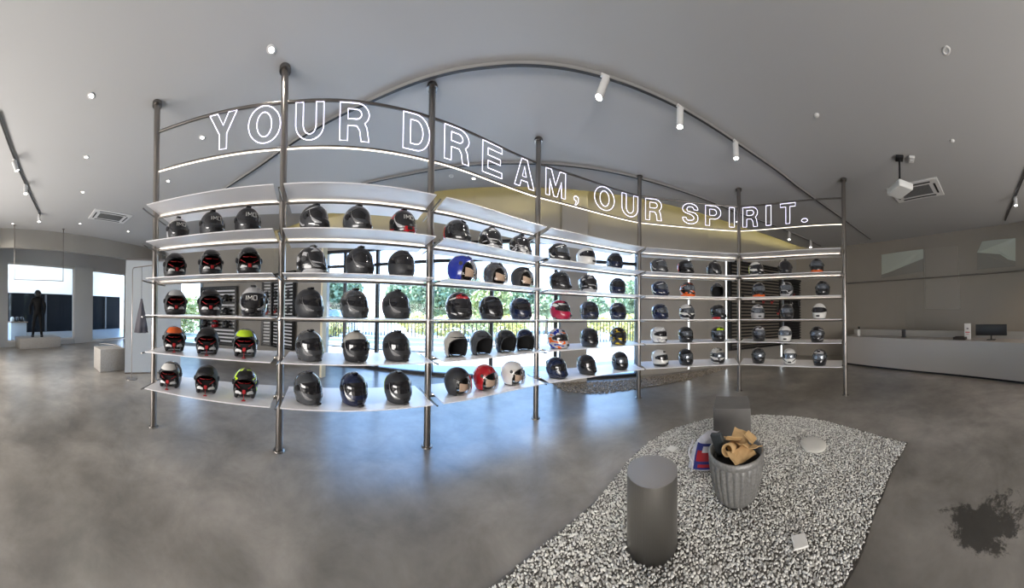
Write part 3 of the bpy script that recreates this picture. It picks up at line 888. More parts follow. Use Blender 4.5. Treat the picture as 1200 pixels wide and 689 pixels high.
LMR = ['left', 'middle', 'right']
rowsdata = [
    # bay 0
    (0, 1, [(207, 'mod', 'silver', 'silver-topped black', dict(yaw=18, dec='text', cheek='grey', chin='matte', sc=.95)),
            (247, 'mod', 'gun', 'charcoal modular', dict(yaw=18, dec='text', cheek='grey', acc='black')),
            (288, 'mod', 'matte', 'matt black modular', dict(yaw=15, dec='text', cheek='grey'))]),
    (0, 2, [(204, 'flip', 'matte', 'black flip-up red-tagged', dict(yaw=12)),
            (246, 'flip', 'matte+grey', 'grey-flecked flip-up', dict(yaw=8)),
            (291, 'flip', 'matte+pearl', 'black and beige flip-up', dict(yaw=4))]),
    (0, 3, [(205, 'flip', 'matte', 'white-crowned black flip-up', dict(yaw=5, visor='silver')),
            (246, 'flip', 'gun', 'charcoal flip-up', dict(yaw=4)),
            (297, 'mod', 'silver', 'glossy silver-shelled', dict(yaw=-8, dec='text', cheek='silver', chin='black', sc=1.06))]),
    (0, 4, [(204.5, 'raised', 'grey', 'orange-crowned black', dict(yaw=0, visor='orange')),
            (244, 'raised', 'gun', 'all-black red-lined', dict(yaw=-3)),
            (288.5, 'raised', 'grey', 'lime-crowned grey', dict(yaw=-5, visor='lime'))]),
    (0, 5, [(201.5, 'raised', 'grey', 'white-crowned grey', dict(yaw=-16, visor='white')),
            (244, 'raised', 'gun', 'dark grey red-lined', dict(yaw=-6)),
            (289, 'raised', 'matte+lime', 'black lime-trimmed', dict(yaw=-6))]),
    # bay 1
    (1, 1, [(366, 'mod', 'gun', 'dark grey sloping', dict(yaw=42, cheek='silver', dec='side', deccol='silver')),
            (416, 'mod', 'grey', 'steel grey modular', dict(yaw=38)),
            (470, 'mod', 'black+red', 'black and maroon', dict(yaw=26, dec='text', cheek='silver'))]),
    (1, 2, [(363, 'mod', 'black+silver', 'black silver-striped', dict(yaw=50)),
            (420, 'mod', 'gun', 'charcoal knob-topped', dict(yaw=34)),
            (469, 'full', 'gun', 'plain charcoal full-face', dict(yaw=30))]),
    (1, 3, [(362, 'mod', 'gun', 'dark grey modular', dict(yaw=34)),
            (414, 'mod', 'grey', 'mid grey modular', dict(yaw=34)),
            (464, 'mod', 'gun', 'grey red-backed modular', dict(yaw=34, dec='rear', deccol='red'))]),
    (1, 4, [(362.5, 'mod', 'grey', 'grey angled modular', dict(yaw=30)),
            (417.5, 'mod', 'pearl', 'pearl white black-faced', dict(yaw=14, chin='matte')),
            (464.5, 'mod', 'gun', 'gunmetal modular', dict(yaw=32))]),
    (1, 5, [(361.5, 'mod', 'grey', 'greenish grey modular', dict(yaw=34)),
            (415.5, 'mod', 'navy', 'blue-black modular', dict(yaw=22)),
            (467, 'mod', 'gun', 'grey lime-patched modular', dict(yaw=26, dec='rear', deccol='lime'))]),
    # bay 2
    (2, 1, [(533, 'sport', 'gun+black', 'dark red-sided', dict(yaw=50, dec='rear', deccol='red')),
            (573, 'mod', 'black+silver', 'black and silver', dict(yaw=45)),
            (608, 'mod', 'black+silver+grey', 'grey patterned', dict(yaw=50))]),
    (2, 2, [(539.5, 'face', 'blue', 'glossy blue open-face', dict(yaw=62, acc='blue', sc=1.08)),
            (579, 'face', 'grey', 'grey open-face visored', dict(yaw=50)),
            (610.5, 'face', 'gun', 'black open-face visored', dict(yaw=52))]),
    (2, 3, [(537, 'sport', 'black', 'black red-crowned full-face', dict(yaw=32, dec='brow+side', deccol='red+white', sc=1.06)),
            (574.5, 'full', 'black', 'black silver-lined full-face', dict(yaw=48, dec='side', deccol='grey')),
            (609.5, 'full', 'navy', 'navy black full-face', dict(yaw=48, dec='side', deccol='grey'))]),
    (2, 4, [(534, 'jet', 'pearl', 'cream open-face', dict(yaw=26)),
            (564, 'jet', 'grey', 'grey open-face', dict(yaw=34)),
            (592.5, 'jet', 'black', 'glossy black open-face', dict(yaw=34)),
            (615, 'jet', 'navy', 'navy blue open-face', dict(yaw=12))]),
    (2, 5, [(537, 'face', 'gun', 'charcoal visored open-face', dict(yaw=55)),
            (569.5, 'face', 'red', 'glossy red visored open-face', dict(yaw=50, acc='red')),
            (601, 'face', 'white', 'white visored open-face', dict(yaw=60, acc='white'))]),
    # bay 3
    (3, 1, [(654, 'sport', 'black', 'black white-chevron', dict(yaw=62, dec='side+rear', deccol='white+black', visor='mirror')),
            (686, 'full', 'white', 'white full-face', dict(yaw=45, acc='white', sc=1.03)),
            (720, 'full', 'navy', 'navy low', dict(yaw=28, dec='side', deccol='grey'))]),
    (3, 2, [(655, 'sport', 'black', 'black pointed full-face', dict(yaw=62)),
            (688.5, 'full', 'black+silver', 'black silver-lined', dict(yaw=50)),
            (723, 'full', 'navy', 'dark blue round', dict(yaw=26, dec='side', deccol='grey'))]),
    (3, 3, [(656, 'sport', 'crimson+black+white', 'crimson and black', dict(yaw=58)),
            (690, 'full', 'gun+navy', 'slate full-face', dict(yaw=48, dec='side', deccol='grey')),
            (724, 'full', 'navy', 'navy pale-striped', dict(yaw=35, dec='side', deccol='silver'))]),
    (3, 4, [(653.5, 'sport', 'orange+blue+white+silver', 'orange, blue and white patterned', dict(yaw=56)),
            (690.5, 'full', 'black', 'black yellow-browed', dict(yaw=40, dec='brow', deccol='matte')),
            (724.5, 'full', 'matte+yellow', 'black yellow-flecked', dict(yaw=36))]),
    (3, 5, [(652, 'sport', 'navy', 'dark navy full-face', dict(yaw=56)),
            (687.5, 'sport', 'black', 'plain black full-face', dict(yaw=50)),
            (726.5, 'full', 'black', 'black silver-visored', dict(yaw=34, visor='mirror'))]),
    # bay 4
    (4, 1, [(772, 'full', 'grey', 'grey silver-disc', dict(yaw=66, visor='mirror', dec='side', deccol='silver')),
            (803, 'full', 'black', 'black red-backed', dict(yaw=62, dec='rear', deccol='red', visor='mirror')),
            (836, 'mod', 'grey+black+silver', 'grey and black mottled', dict(yaw=50))]),
    (4, 2, [(773, 'sport', 'navy', 'black white-swept', dict(yaw=56, dec='side', deccol='white', visor='mirror')),
            (805, 'full', 'black+orange+silver', 'black orange-bottomed', dict(yaw=45, dec='low', deccol='orange', visor='mirror')),
            (840, 'jet', 'grey', 'grey dark-fronted', dict(yaw=10))]),
    (4, 3, [(773, 'full', 'navy', 'plain blue-black', dict(yaw=50, visor='mirror')),
            (804.5, 'full', 'black+white', 'black and white marked', dict(yaw=42, visor='mirror')),
            (841, 'sport', 'black', 'black red-striped', dict(yaw=52, dec='low', deccol='red', visor='mirror'))]),
    (4, 4, [(772, 'full', 'white+silver', 'white and silver', dict(yaw=52, acc='white')),
            (803.5, 'full', 'black', 'black white-backed', dict(yaw=36, dec='rear', deccol='silver', visor='mirror')),
            (841.5, 'full', 'black', 'black lime-crowned', dict(yaw=34, dec='brow', deccol='lime', visor='mirror'))]),
    (4, 5, [(773, 'full', 'white', 'white black-jawed', dict(yaw=52, acc='black', dec='low', deccol='black')),
            (803.5, 'full', 'black', 'plain black silver-visored', dict(yaw=36, visor='mirror')),
            (840.5, 'full', 'black+white', 'black white-bladed', dict(yaw=34, visor='mirror', dec='brow', deccol='pearl'))]),
    # bay 5
    (5, 1, [(886, 'sport', 'black+white', 'black and lime-edged', dict(yaw=40, dec='rear', deccol='lime')),
            (920.5, 'mod', 'black', 'black peaked', dict(yaw=8, cheek='grey')),
            (957.5, 'full', 'black', 'black red-chinned', dict(yaw=-4, dec='low', deccol='orange', visor='mirror'))]),
    (5, 2, [(889, 'full', 'black', 'black orange-chinned', dict(yaw=18, dec='low', deccol='orange', visor='mirror')),
            (921.5, 'full', 'black+silver', 'black chrome-marked', dict(yaw=6, visor='mirror')),
            (964.5, 'full', 'black', 'glossy black round', dict(yaw=-16, visor='mirror'))]),
    (5, 3, [(888, 'full', 'silver', 'silver dark-visored', dict(yaw=14, visor='mirror')),
            (922, 'full', 'black', 'black pale-visored', dict(yaw=2, visor='mirror')),
            (960.5, 'full', 'white', 'white full-face', dict(yaw=-10, acc='white'))]),
    (5, 4, [(889, 'full', 'black', 'black silver-browed', dict(yaw=14, dec='brow', deccol='silver', visor='mirror')),
            (920, 'full', 'white', 'white twin-peaked', dict(yaw=0, acc='white', visor='mirror')),
            (957.5, 'full', 'black', 'black chrome-visored', dict(yaw=-14, visor='mirror', dec='side', deccol='silver'))]),
    (5, 5, [(888.5, 'full', 'black', 'black grey-browed', dict(yaw=14, dec='brow', deccol='grey', visor='mirror')),
            (924.5, 'full', 'white', 'white black-jawed', dict(yaw=0, acc='white', visor='mirror', dec='swoosh', deccol='black')),
            (960.5, 'full', 'black', 'black white-browed', dict(yaw=-12, visor='mirror', dec='brow', deccol='silver'))]),
]
for bay, tier, items in rowsdata:
    for i, (px, kind, shell, look, kw) in enumerate(items):
        pos = LMR[i] if len(items) == 3 else ['left end', 'second', 'third', 'right end'][i]
        kw = dict(kw); yaw = kw.pop('yaw')
        if kind != 'mod' and 'dec' in kw and 'text' in kw['dec']: kw['dec'] = None
        if 'text' in (kw.get('dec') or ''): kw['deccol'] = 'white'
        helmet(px, tier, kind, shell, look, pos, bay, yaw, **kw)

# ------------------------------------------------------------------ ceiling fixtures
ZT = CH - .02
track_dark = M('track_slot', (.03, .03, .03), .5)


def track(px, label):
    pts = smooth_line([at(x, y, ZT) for x, y in px])
    t = empty('lighting_track', pts[len(pts) // 2].copy(), label, 'lighting track')
    MB().tube(pts, 0, flat=(.017, .016)).build('rail', M('track_grey', (.30, .295, .29), .5), t)
    MB().tube([p - Vector((0, 0, .0175)) for p in pts], 0, flat=(.0125, .002)).build('contact_slot', track_dark, t)
    return t


track([(262, 222), (300, 197), (341, 168), (388, 140), (435, 117.5), (495, 93), (560, 78.5), (595, 75), (640, 76), (700, 87), (745, 102), (790, 122), (862, 166), (910, 199), (955, 233), (1020, 280)],
      'long curved ceiling track sweeping over the rack, carrying three white spotlights')
track([(424, 216), (480, 204), (541, 194), (594, 191), (651, 192.5), (720, 202), (782, 218), (820, 231), (870, 251), (917, 268), (962, 288)],
      'thin curved ceiling track behind the neon letters near the cove')
track([(-2, 133), (15, 180), (31, 218), (47, 252)], 'white ceiling track at the left edge of the shop with spotlights')
track([(1204, 196), (1190, 230), (1178, 258)], 'short ceiling track at the right edge above the reception counter')


def spot(px, py, label, tilt, lit=True, L=.2, r=.04, energy=18, col=(1, .93, .84), target=None):
    p = at(px, py, CH - .04)
    t = empty('track_spotlight', p, label, 'spotlight', 'track spotlights on the ceiling')
    m = MB(); m.rbox(p + Vector((0, 0, .004)), (.09, .035, .022), .004); m.build('adapter', white_p, t)
    m = MB(); m.cyl(p, p - Vector((0, 0, .055)), .009, n=10); m.build('stem', white_p, t)
    d = Vector(tilt).normalized(); a = p - Vector((0, 0, .05)) - d * .03
    m = MB(); m.cyl(a, a + d * L, r, n=24); m.tube([a + d * (L - .004) + Vector(v) * (r * .95) for v in [d.orthogonal().normalized()] for _ in (0,)] + [a + d * (L - .003)], .001, 4)
    m.build('lamp_head', white_p, t)
    m = MB(); m.cyl(a + d * (L + .0005), a + d * (L + .002), r * .82, n=20); m.build('lens', lens_m if lit else lens_dim, t)
    if lit and energy:
        l = lamp('spot_lamp', 'SPOT', a + d * (L + .01) , energy * 3, col, spot_size=1.5, spot_blend=.8, shadow_soft_size=.03)
        aim(l, l.location + d)


spot(709, 90, 'lit white spotlight tilted left, topmost on the long curved track', (-.35, .15, -1), energy=30)
spot(797, 126, 'white spotlight hanging straight, middle of three on the curved track', (.02, .05, -1), energy=12)
spot(862, 166.5, 'white spotlight hanging lowest on the curved track near the letters', (.08, 0, -1), energy=12)
spot(17, 188, 'lit white spotlight nearest the photo\'s left edge on the left track', (-.5, .2, -1), L=.14, energy=14)
spot(30, 217, 'white spotlight in the middle of the left track', (.05, 0, -1), L=.15, energy=10)
spot(46, 252, 'white spotlight at the far end of the left track', (0, 0, -1), L=.15, energy=10)
spot(1190, 231, 'lit white spotlight on the short track above the counter', (.05, -.1, -1), L=.15, energy=14, col=(1, .75, .5))
spot(865, 249.5, 'small white spotlight below the letters I and R of SPIRIT', (-.1, 0, -1), energy=5)
spot(925, 272, 'small white spotlight left of the last pole, below letter T', (-.1, 0, -1), energy=5)
spot(950, 282, 'small white spotlight nearest the last rack pole', (-.1, 0, -1), energy=5)


def downlight(px, py, label, lit=True, r=.027, energy=13, col=(1, .92, .82)):
    p = at(px, py, CH)
    t = empty('downlight', p, label, 'downlight', 'round recessed ceiling downlights')
    m = MB(); m.lathe([(r + .018, 0), (r + .018, -.006), (r, -.008), (r * .9, .0)], 28, p); m.build('trim_ring', white_p, t)
    m = MB(); m.cyl(p - Vector((0, 0, .003)), p - Vector((0, 0, .001)), r * .92, n=24); m.build('lens', lens_m if lit else lens_dim, t)
    if lit:
        l = lamp('downlight_lamp', 'SPOT', p - Vector((0, 0, .03)), energy, col, spot_size=2.0, spot_blend=.8, shadow_soft_size=.04)


for x, y, lb in ((318, 58, 'lit downlight directly above the second rack pole'), (107, 112, 'lit downlight high on the left ceiling, nearest the camera'), (101, 184, 'lit downlight second down the left row'),
                 (97, 225, 'lit downlight third down the left row, above the air vent'), (94, 262, 'lit downlight at the far end of the left row'), (150, 271, 'lit downlight just below the left ceiling air vent'),
                 (237, 161, 'lit downlight beside the neon letter Y'), (197, 212, 'lit downlight left of the top shelf board by the first pole'), (555, 209, 'bright downlight seen under the letters D and R'), (15, 262, 'lit downlight past the left track end')):
    downlight(x, y, lb)
downlight(529, 206, 'unlit downlight next to the bright one under the letters', lit=False)
downlight(1109, 59, 'unlit downlight alone on the right ceiling', lit=False, r=.022)
for x, y, lb in ((957, 135, 'small white ceiling smoke sensor right of the curved track'), (1116, 165, 'small square ceiling sensor above the projector')):
    p = at(x, y, CH); m = MB(); m.lathe([(.001, -.02), (.018, -.02), (.03, -.01), (.034, 0)], 20, p); tag(m.build('ceiling_sensor', white_p), lb, 'sensor', 'ceiling sensors')


def ac_unit(corners, label):
    P4 = [at(x, y, CH) for x, y in corners]; c = sum(P4, Vector()) / 4; c.z = CH
    ux = (P4[1] - P4[0] + P4[2] - P4[3]); uy = (P4[3] - P4[0] + P4[2] - P4[1]); W_, D_ = ux.length / 2, uy.length / 2
    rz = math.atan2(ux.y, ux.x); R = Matrix.Rotation(rz, 3, 'Z')
    t = empty('ceiling_air_conditioner', c, label, 'air conditioner', 'ceiling cassette air conditioners')
    m = MB(); m.rbox(c - Vector((0, 0, .012)), (W_, D_, .03), .008, rz); m.build('panel', white_p, t)
    m = MB()
    m.box(c - Vector((0, 0, .0285)), (W_ * .62, D_ * .52, .004), rz); m.build('intake_grille', M('vent_grille', (.09, .09, .09), .6), t)
    m = MB()
    for k in range(12):
        q = c + R @ Vector((0, (k / 11 - .5) * D_ * .48, -.032)); m.box(q, (W_ * .62, .006, .004), rz)
    m.build('grille_slats', M('vent_slat', (.25, .25, .25), .5), t)
    for s in (-1, 1):
        q = c + R @ Vector((s * W_ * .41, 0, -.029)); m = MB(); m.box(q, (.035, D_ * .55, .006), rz); m.build('air_louver', black_p, t)
        q = c + R @ Vector((0, s * D_ * .38, -.029)); m = MB(); m.box(q, (W_ * .7, .035, .006), rz); m.build('air_louver', track_dark, t)


ac_unit([(109, 244.5), (153, 251), (147, 262), (105, 255)], 'ceiling air vent on the left, beside the first rack pole')
ac_unit([(1047, 219), (1102, 207), (1103, 227), (1046, 238)], 'ceiling air vent on the right, behind the projector')
# projector
p = at(1054, 184, CH); q = Vector((p.x, p.y, CH))
pr = empty('projector', q, 'white ceiling projector hanging on a short black pole', 'projector')
m = MB(); m.rbox(q - Vector((0, 0, .02)), (.12, .12, .04), .01); m.build('ceiling_plate', black_p, pr)
zb = at_d(1054, 222, math.hypot(q.x, q.y)).z
m = MB(); m.cyl(q, (q.x, q.y, zb + .06), .016, n=14); m.build('drop_pole', black_p, pr)
m = MB(); m.rbox((q.x, q.y, zb + .055), (.14, .14, .05), .012); m.build('bracket', black_p, pr)
rz = .5
m = MB(); m.rbox((q.x, q.y, zb), (.36, .26, .10), .018, rz); bd = m.build('body', M('projector_white', (.85, .85, .83), .4), pr)
R = Matrix.Rotation(rz, 3, 'Z')
c = Vector((q.x, q.y, zb)) + R @ Vector((-.16, -.11, 0)); d = R @ Vector((-.45, -.9, 0)).normalized()
m = MB(); c = Vector((q.x, q.y, zb)) + R @ Vector((-.08, -.12, 0)); d = R @ Vector((0, -1, 0)); m.cyl(c, c + d * .035, .038, n=20); m.build('lens', black_p, pr)
m = MB()
for k in range(6): m.box(Vector((q.x, q.y, zb)) + R @ Vector((.06 + k * .016, -.131, 0)), (.007, .003, .06), rz)
m.build('side_vent', black_p, pr)
c = at(1068, 185, CH); m = MB(); m.rbox(c - Vector((0, 0, .02)), (.13, .09, .04), .01); m.box(c - Vector((-.02, 0, .042)), (.06, .05, .008))
tag(m.build('wireless_router', white_p), 'small white box on the ceiling beside the projector mount', 'ceiling box')

# ------------------------------------------------------------------ gravel bed and what stands on it
bed_px = [(545, 712), (580, 687), (641, 637), (701, 586), (734.5, 544), (753, 525.5), (774, 510), (798, 500.5), (835, 491), (880, 487.5), (905, 487.5), (950, 490.5), (1000, 503), (1063, 520),
          (1046, 550), (1034, 580), (1024, 603), (1010, 646), (988, 689), (975, 712)]
bed = [at(x, y, 0) for x, y in bed_px]
bm_ = smooth_line(bed[:14], 4) + smooth_line(bed[13:], 3)[1:]
m = MB(); m.prism([(p.x, p.y) for p in bm_], .0005, .004)
gb = tag(m.build('gravel_bed', M('gravel_dust', (.17, .162, .15), .95, var=(30, .4))), 'flat dark tray under the white gravel bed', 'gravel bed')
m = MB(); m.tube(bm_ + [bm_[0]], 0, flat=(.006, .012)); e_ = m.build('metal_edging', dark_steel, gb)


def inside(P2, poly):
    x, y = P2[:, 0], P2[:, 1]; n = len(poly); r = np.zeros(len(P2), bool); j = n - 1
    for i in range(n):
        xi, yi = poly[i]; xj, yj = poly[j]
        if yi != yj:
            cnd = ((yi > y) != (yj > y)) & (x < (xj - xi) * (y - yi) / (yj - yi) + xi); r ^= cnd
        j = i
    return r


import bmesh
_b = bmesh.new(); bmesh.ops.create_icosphere(_b, subdivisions=1, radius=1); 
ICO_V = np.array([v.co[:] for v in _b.verts]); ICO_F = np.array([[v.index for v in f.verts] for f in _b.faces]); _b.free()


def stones(name, poly, spacing, size, zbase, mat, label, cap=16000, avoid=()):
    poly = np.array([(p[0], p[1]) for p in poly]); lo, hi = poly.min(0), poly.max(0)
    nx, ny = (np.ceil((hi - lo) / spacing)).astype(int)
    gx, gy = np.meshgrid(np.arange(nx), np.arange(ny)); pts = np.stack([gx.ravel(), gy.ravel()], 1) * spacing + lo
    pts += rng.uniform(-.42, .42, pts.shape) * spacing
    pts = pts[inside(pts, poly)]
    for ax, ay, r in avoid: pts = pts[np.hypot(pts[:, 0] - ax, pts[:, 1] - ay) > r]
    pts = pts[:cap]; n = len(pts)
    s = rng.uniform(.65, 1.25, (n, 1)) * size * np.stack([np.ones(n), rng.uniform(.55, .9, n), rng.uniform(.35, .65, n)], 1)
    A = rng.normal(size=(n, 3, 3)); Q, _ = np.linalg.qr(A * np.array([1, 1, 1]))
    yaw_ = rng.uniform(0, 2 * PI, n); c_, s_ = np.cos(yaw_), np.sin(yaw_); Z = np.zeros(n); O = np.ones(n)
    Rz = np.stack([np.stack([c_, -s_, Z], 1), np.stack([s_, c_, Z], 1), np.stack([Z, Z, O], 1)], 1)
    tl = rng.normal(0, .35, n); ct, st_ = np.cos(tl), np.sin(tl)
    Rx = np.stack([np.stack([O, Z, Z], 1), np.stack([Z, ct, -st_], 1), np.stack([Z, st_, ct], 1)], 1)
    RR = Rz @ Rx
    vj = ICO_V[None] * (1 + rng.uniform(-.16, .16, (n, len(ICO_V), 1)))
    V = np.einsum('nij,nvj->nvi', RR, vj * s[:, None, :])
    V[:, :, 0] += pts[:, 0:1]; V[:, :, 1] += pts[:, 1:2]; V[:, :, 2] += zbase + s[:, 2:3] * .8 + rng.uniform(0, .006, (n, 1))
    Fc = (ICO_F[None] + (np.arange(n) * len(ICO_V))[:, None, None]).reshape(-1, 3)
    me = bpy.data.meshes.new(name); me.from_pydata(V.reshape(-1, 3).tolist(), [], Fc.tolist()); me.update()
    me.polygons.foreach_set('use_smooth', [True] * len(Fc)); me.materials.append(mat)
    o = bpy.data.objects.new(name, me); C.objects.link(o); tag(o, label, 'gravel', kind='stuff'); return o


def stone_mat(name, lo, hi):
    m = M(name, hi, .7); t = m.node_tree; b = t.nodes['Principled BSDF']
    g = t.nodes.new('ShaderNodeTexCoord'); n = t.nodes.new('ShaderNodeTexVoronoi'); n.inputs['Scale'].default_value = 55
    t.links.new(g.outputs['Object'], n.inputs['Vector']); r = t.nodes.new('ShaderNodeValToRGB')
    sx = t.nodes.new('ShaderNodeSeparateColor'); t.links.new(n.outputs['Color'], sx.inputs[0])
    r.color_ramp.elements[0].color = (*lo, 1); r.color_ramp.elements[1].color = (*hi, 1); r.color_ramp.elements[1].position = .6
    t.links.new(sx.outputs[0], r.inputs[0]); t.links.new(r.outputs[0], b.inputs['Base Color']); return m


stool_c = at(764, 666); d0 = stool_c.xy.to_3d(); stool_c = d0.normalized() * (d0.length + .155); 
pot_c = at(863, 600); d0 = pot_c.copy(); pot_c = d0.normalized() * (d0.length + .17)
cube_f = at_d(858, 478, 2.52)
cube_c = Vector((cube_f.x, cube_f.y, 0)); cube_c = cube_c.normalized() * (cube_c.length + .2)
stones('gravel', [(p.x, p.y) for p in bm_], .0155, .0102, .004, stone_mat('white_gravel', (.30, .29, .27), (.86, .84, .79)), 'white gravel filling the sunken bed around the steel stool and pot', 45000, avoid=((stool_c.x, stool_c.y, .162), (pot_c.x, pot_c.y, .160), (cube_c.x, cube_c.y, .205)))

st = empty('cylinder_stool', (stool_c.x, stool_c.y, .006), 'brushed steel cylinder stool standing on the white gravel', 'stool')
SH = .435; SR = .158
m = MB(); m.lathe([(SR - .004, 0), (SR, .004), (SR, SH - .004)], 64, (stool_c.x, stool_c.y, .006)); m.build('drum', drum_steel, st)
m = MB(); m.cyl((stool_c.x, stool_c.y, SH - .001), (stool_c.x, stool_c.y, SH + .006), SR, n=64); m.build('seat', M('seat_steel', (.38, .365, .35), .42, 1.0, bump=((3, 60, 3), .1)), st)

# ribbed pot
pt = empty('ribbed_planter', (pot_c.x, pot_c.y, .006), 'grey ribbed metal tub full of crushed cardboard', 'tub')
galv = M('weathered_zinc', (.26, .255, .245), .5, .4, var=((9, 9, 4), .2), bump=(60, .08))


def rib(a, z): return 1 + (.085 * (abs(math.sin(a * 13)) ** .6 - .7) if .02 < z < .29 else 0)


m = MB(); m.lathe([(.150, 0), (.160, .01), (.166, .03), (.185, .10), (.202, .18), (.211, .25), (.213, .285), (.213, .30)], 180, (pot_c.x, pot_c.y, .006), mod=rib); m.build('body', galv, pt)
m = MB(); m.lathe([(.212, .295), (.219, .305), (.221, .325), (.218, .345), (.206, .348), (.200, .34), (.196, .20), (.12, .12), (.0, .11)], 64, (pot_c.x, pot_c.y, .006)); m.build('rim', galv, pt)
kraft = M('brown_cardboard', (.52, .34, .16), .8, var=(12, .1)); kraft_d = M('dark_cardboard', (.20, .12, .06), .8)
m = MB(); m.lathe([(.196, .27), (.15, .285), (.08, .275), (.0005, .29)], 40, (pot_c.x, pot_c.y, .006), mod=lambda a, z: 1 + .03 * math.sin(5 * a)); m.build('inner_shade', M('inner_shade', (.02, .018, .016), .9), pt)  # dark disc stands in for the shade inside the tub
P0 = Vector((pot_c.x, pot_c.y, .335))
vdir = Vector((-pot_c.x, -pot_c.y, 0)).normalized(); rdir = Vector((-vdir.y, vdir.x, 0))
if rdir.x * 1 < 0 and rdir.dot(Vector((0, -1, 0))) < 0: rdir = -rdir
rdir = Vector((pot_c.y, -pot_c.x, 0)).normalized()      # to the right in the picture


def scrap(du, dv, dz, size, rot, mat, label, name='cardboard_scrap', fold=True):
    c = P0 + rdir * du + vdir * dv + Vector((0, 0, dz))
    Rm = Matrix.Rotation(rot[2], 3, 'Z') @ Matrix.Rotation(rot[1], 3, 'Y') @ Matrix.Rotation(rot[0], 3, 'X')
    m = MB(); L, W_ = size[0] * 1.25, size[1] * 1.2; n = 7; rr = []
    rs = random.Random(int(abs(du * 1000) + abs(dv * 777) + 3))
    for i in range(n):
        row = []
        for j in range(5):
            x = (i / (n - 1) - .5) * L; y = (j / 4 - .5) * W_
            z = .030 * abs(((i / 3.0 + .3 * rs.random()) % 2) - 1) + rs.uniform(-.002, .002)
            row.append(Rm @ Vector((x, y, z)) + c)
        rr.append(row)
    m.rings(rr, False, smooth=False)
    o = m.build(name, mat); sd = o.modifiers.new('thickness', 'SOLIDIFY'); sd.thickness = .005
    tag(o, label, 'cardboard', 'cardboard scraps in the tub'); return o


scrap(.02, -.06, .03, (.20, .12), (.3, -.2, .4), kraft, 'long brown cardboard flap lying across the back of the tub')
scrap(.09, .02, .03, (.15, .11), (-.3, .35, -.5), kraft, 'creased brown cardboard piece at the tub\'s right rim')
scrap(.03, .09, .015, (.19, .09), (.5, .1, -.15), kraft, 'torn brown cardboard strip at the front of the tub')
scrap(-.03, -.02, .07, (.12, .10), (.2, .5, .9), kraft, 'upright brown cardboard flap in the middle of the tub')
scrap(.10, -.08, .05, (.12, .08), (.7, .2, .3), kraft, 'small brown cardboard corner at the back of the tub')
# carton tube
c = P0 + rdir * -.05 + vdir * .06 + Vector((0, 0, .05)); d = (vdir * .7 - rdir * .25 + Vector((0, 0, .25))).normalized()
t = empty('cardboard_roll', c, 'short hollow cardboard roll facing the camera in the tub', 'cardboard roll')
m = MB(); a_ = d.orthogonal().normalized(); b_ = d.cross(a_)
ringf = lambda cc, r: [cc + (a_ * math.cos(2 * PI * i / 24) + b_ * math.sin(2 * PI * i / 24)) * r for i in range(24)]
m.rings([ringf(c - d * .07, .001), ringf(c - d * .07, .045), ringf(c + d * .06, .045), ringf(c + d * .06, .038), ringf(c - d * .05, .036), ringf(c - d * .05, .001)], True); m.build('tube', kraft, t)
# dark board standing in the pot
c = P0 + rdir * -.13 + vdir * .02 + Vector((0, 0, .06))
Rm = Matrix((rdir, vdir, Vector((0, 0, 1)))).transposed() @ Matrix.Rotation(-.22, 3, 'Y') @ Matrix.Rotation(.35, 3, 'Z') @ Matrix.Rotation(-.2, 3, 'X')
m = MB(); m.rbox(c, (.10, .035, .20), .01, M=Rm); tag(m.build('black_case', M('charcoal_plastic', (.03, .035, .038), .5)), 'black slab standing upright at the left of the tub', 'black case')
# concrete cube
rz = math.atan2(-cube_c.x, cube_c.y)
m = MB(); m.rbox((cube_c.x, cube_c.y, .006 + .205), (.40, .40, .41), .006, rz)
tag(m.build('cube_stool', M('grey_cube', (.115, .109, .102), .6, var=(5, .08))), 'dark grey cube stool standing on gravel behind the tub', 'stool')
# bag
bc = at(824, 556); bc = bc.normalized() * (bc.length + .06)
up = Vector((0, 0, 1)); bf = Vector((-bc.x, -bc.y, 0)).normalized(); br = Vector((bc.y, -bc.x, 0)).normalized()
bag_w = M('white_plastic_bag', (.62, .61, .66), .35, var=(25, .12), bump=(22, .6))
bag = empty('plastic_bag', (bc.x, bc.y, .02), 'white plastic sack with red and blue print leaning against the tub', 'bag')
m = MB(); rr = []
for j, (z, wd, th, sh) in enumerate(((0, .085, .03, -.01), (.015, .13, .055, -.01), (.06, .125, .062, 0), (.14, .112, .058, .01), (.22, .095, .048, .03), (.28, .075, .032, .05), (.315, .05, .015, .075), (.33, .06, .008, .09))):
    ring = []
    for i in range(28):
        a = 2 * PI * i / 28; k = 1 + .05 * math.sin(a * 5 + j) 
        ring.append(bc + br * (wd * k * math.copysign(abs(math.cos(a)) ** .7, math.cos(a)) + sh) + bf * (th * k * math.sin(a)) + up * (z + .018 + .008 * math.sin(a * 3 + j)))
    rr.append(ring)
m.rings(rr, True, True); m.build('sack', bag_w, bag)


def bagpatch(x0, x1, z0, z1, mat, name, off=.004):
    m = MB(); r2 = []
    zs = [.0, .015, .06, .14, .22, .28]; th = [.03, .055, .062, .058, .048, .032]; sh_ = [-.01, -.01, 0, .01, .03, .05]
    for j in range(7):
        z = z0 + (z1 - z0) * j / 6; T_ = float(np.interp(z, zs, th)); s_ = float(np.interp(z, zs, sh_))
        wz = float(np.interp(z, zs, [.085, .13, .125, .112, .095, .075]))
        row = []
        for i in range(9):
            x = x0 + (x1 - x0) * i / 8; sn = math.sqrt(max(0, 1 - min(1, abs(x / wz)) ** 2.8))
            row.append(bc + br * (x + s_) + bf * (T_ * 1.05 * sn + off) + up * (z + .018))
        r2.append(row)
    m.rings(r2, False); m.build(name, mat, bag)


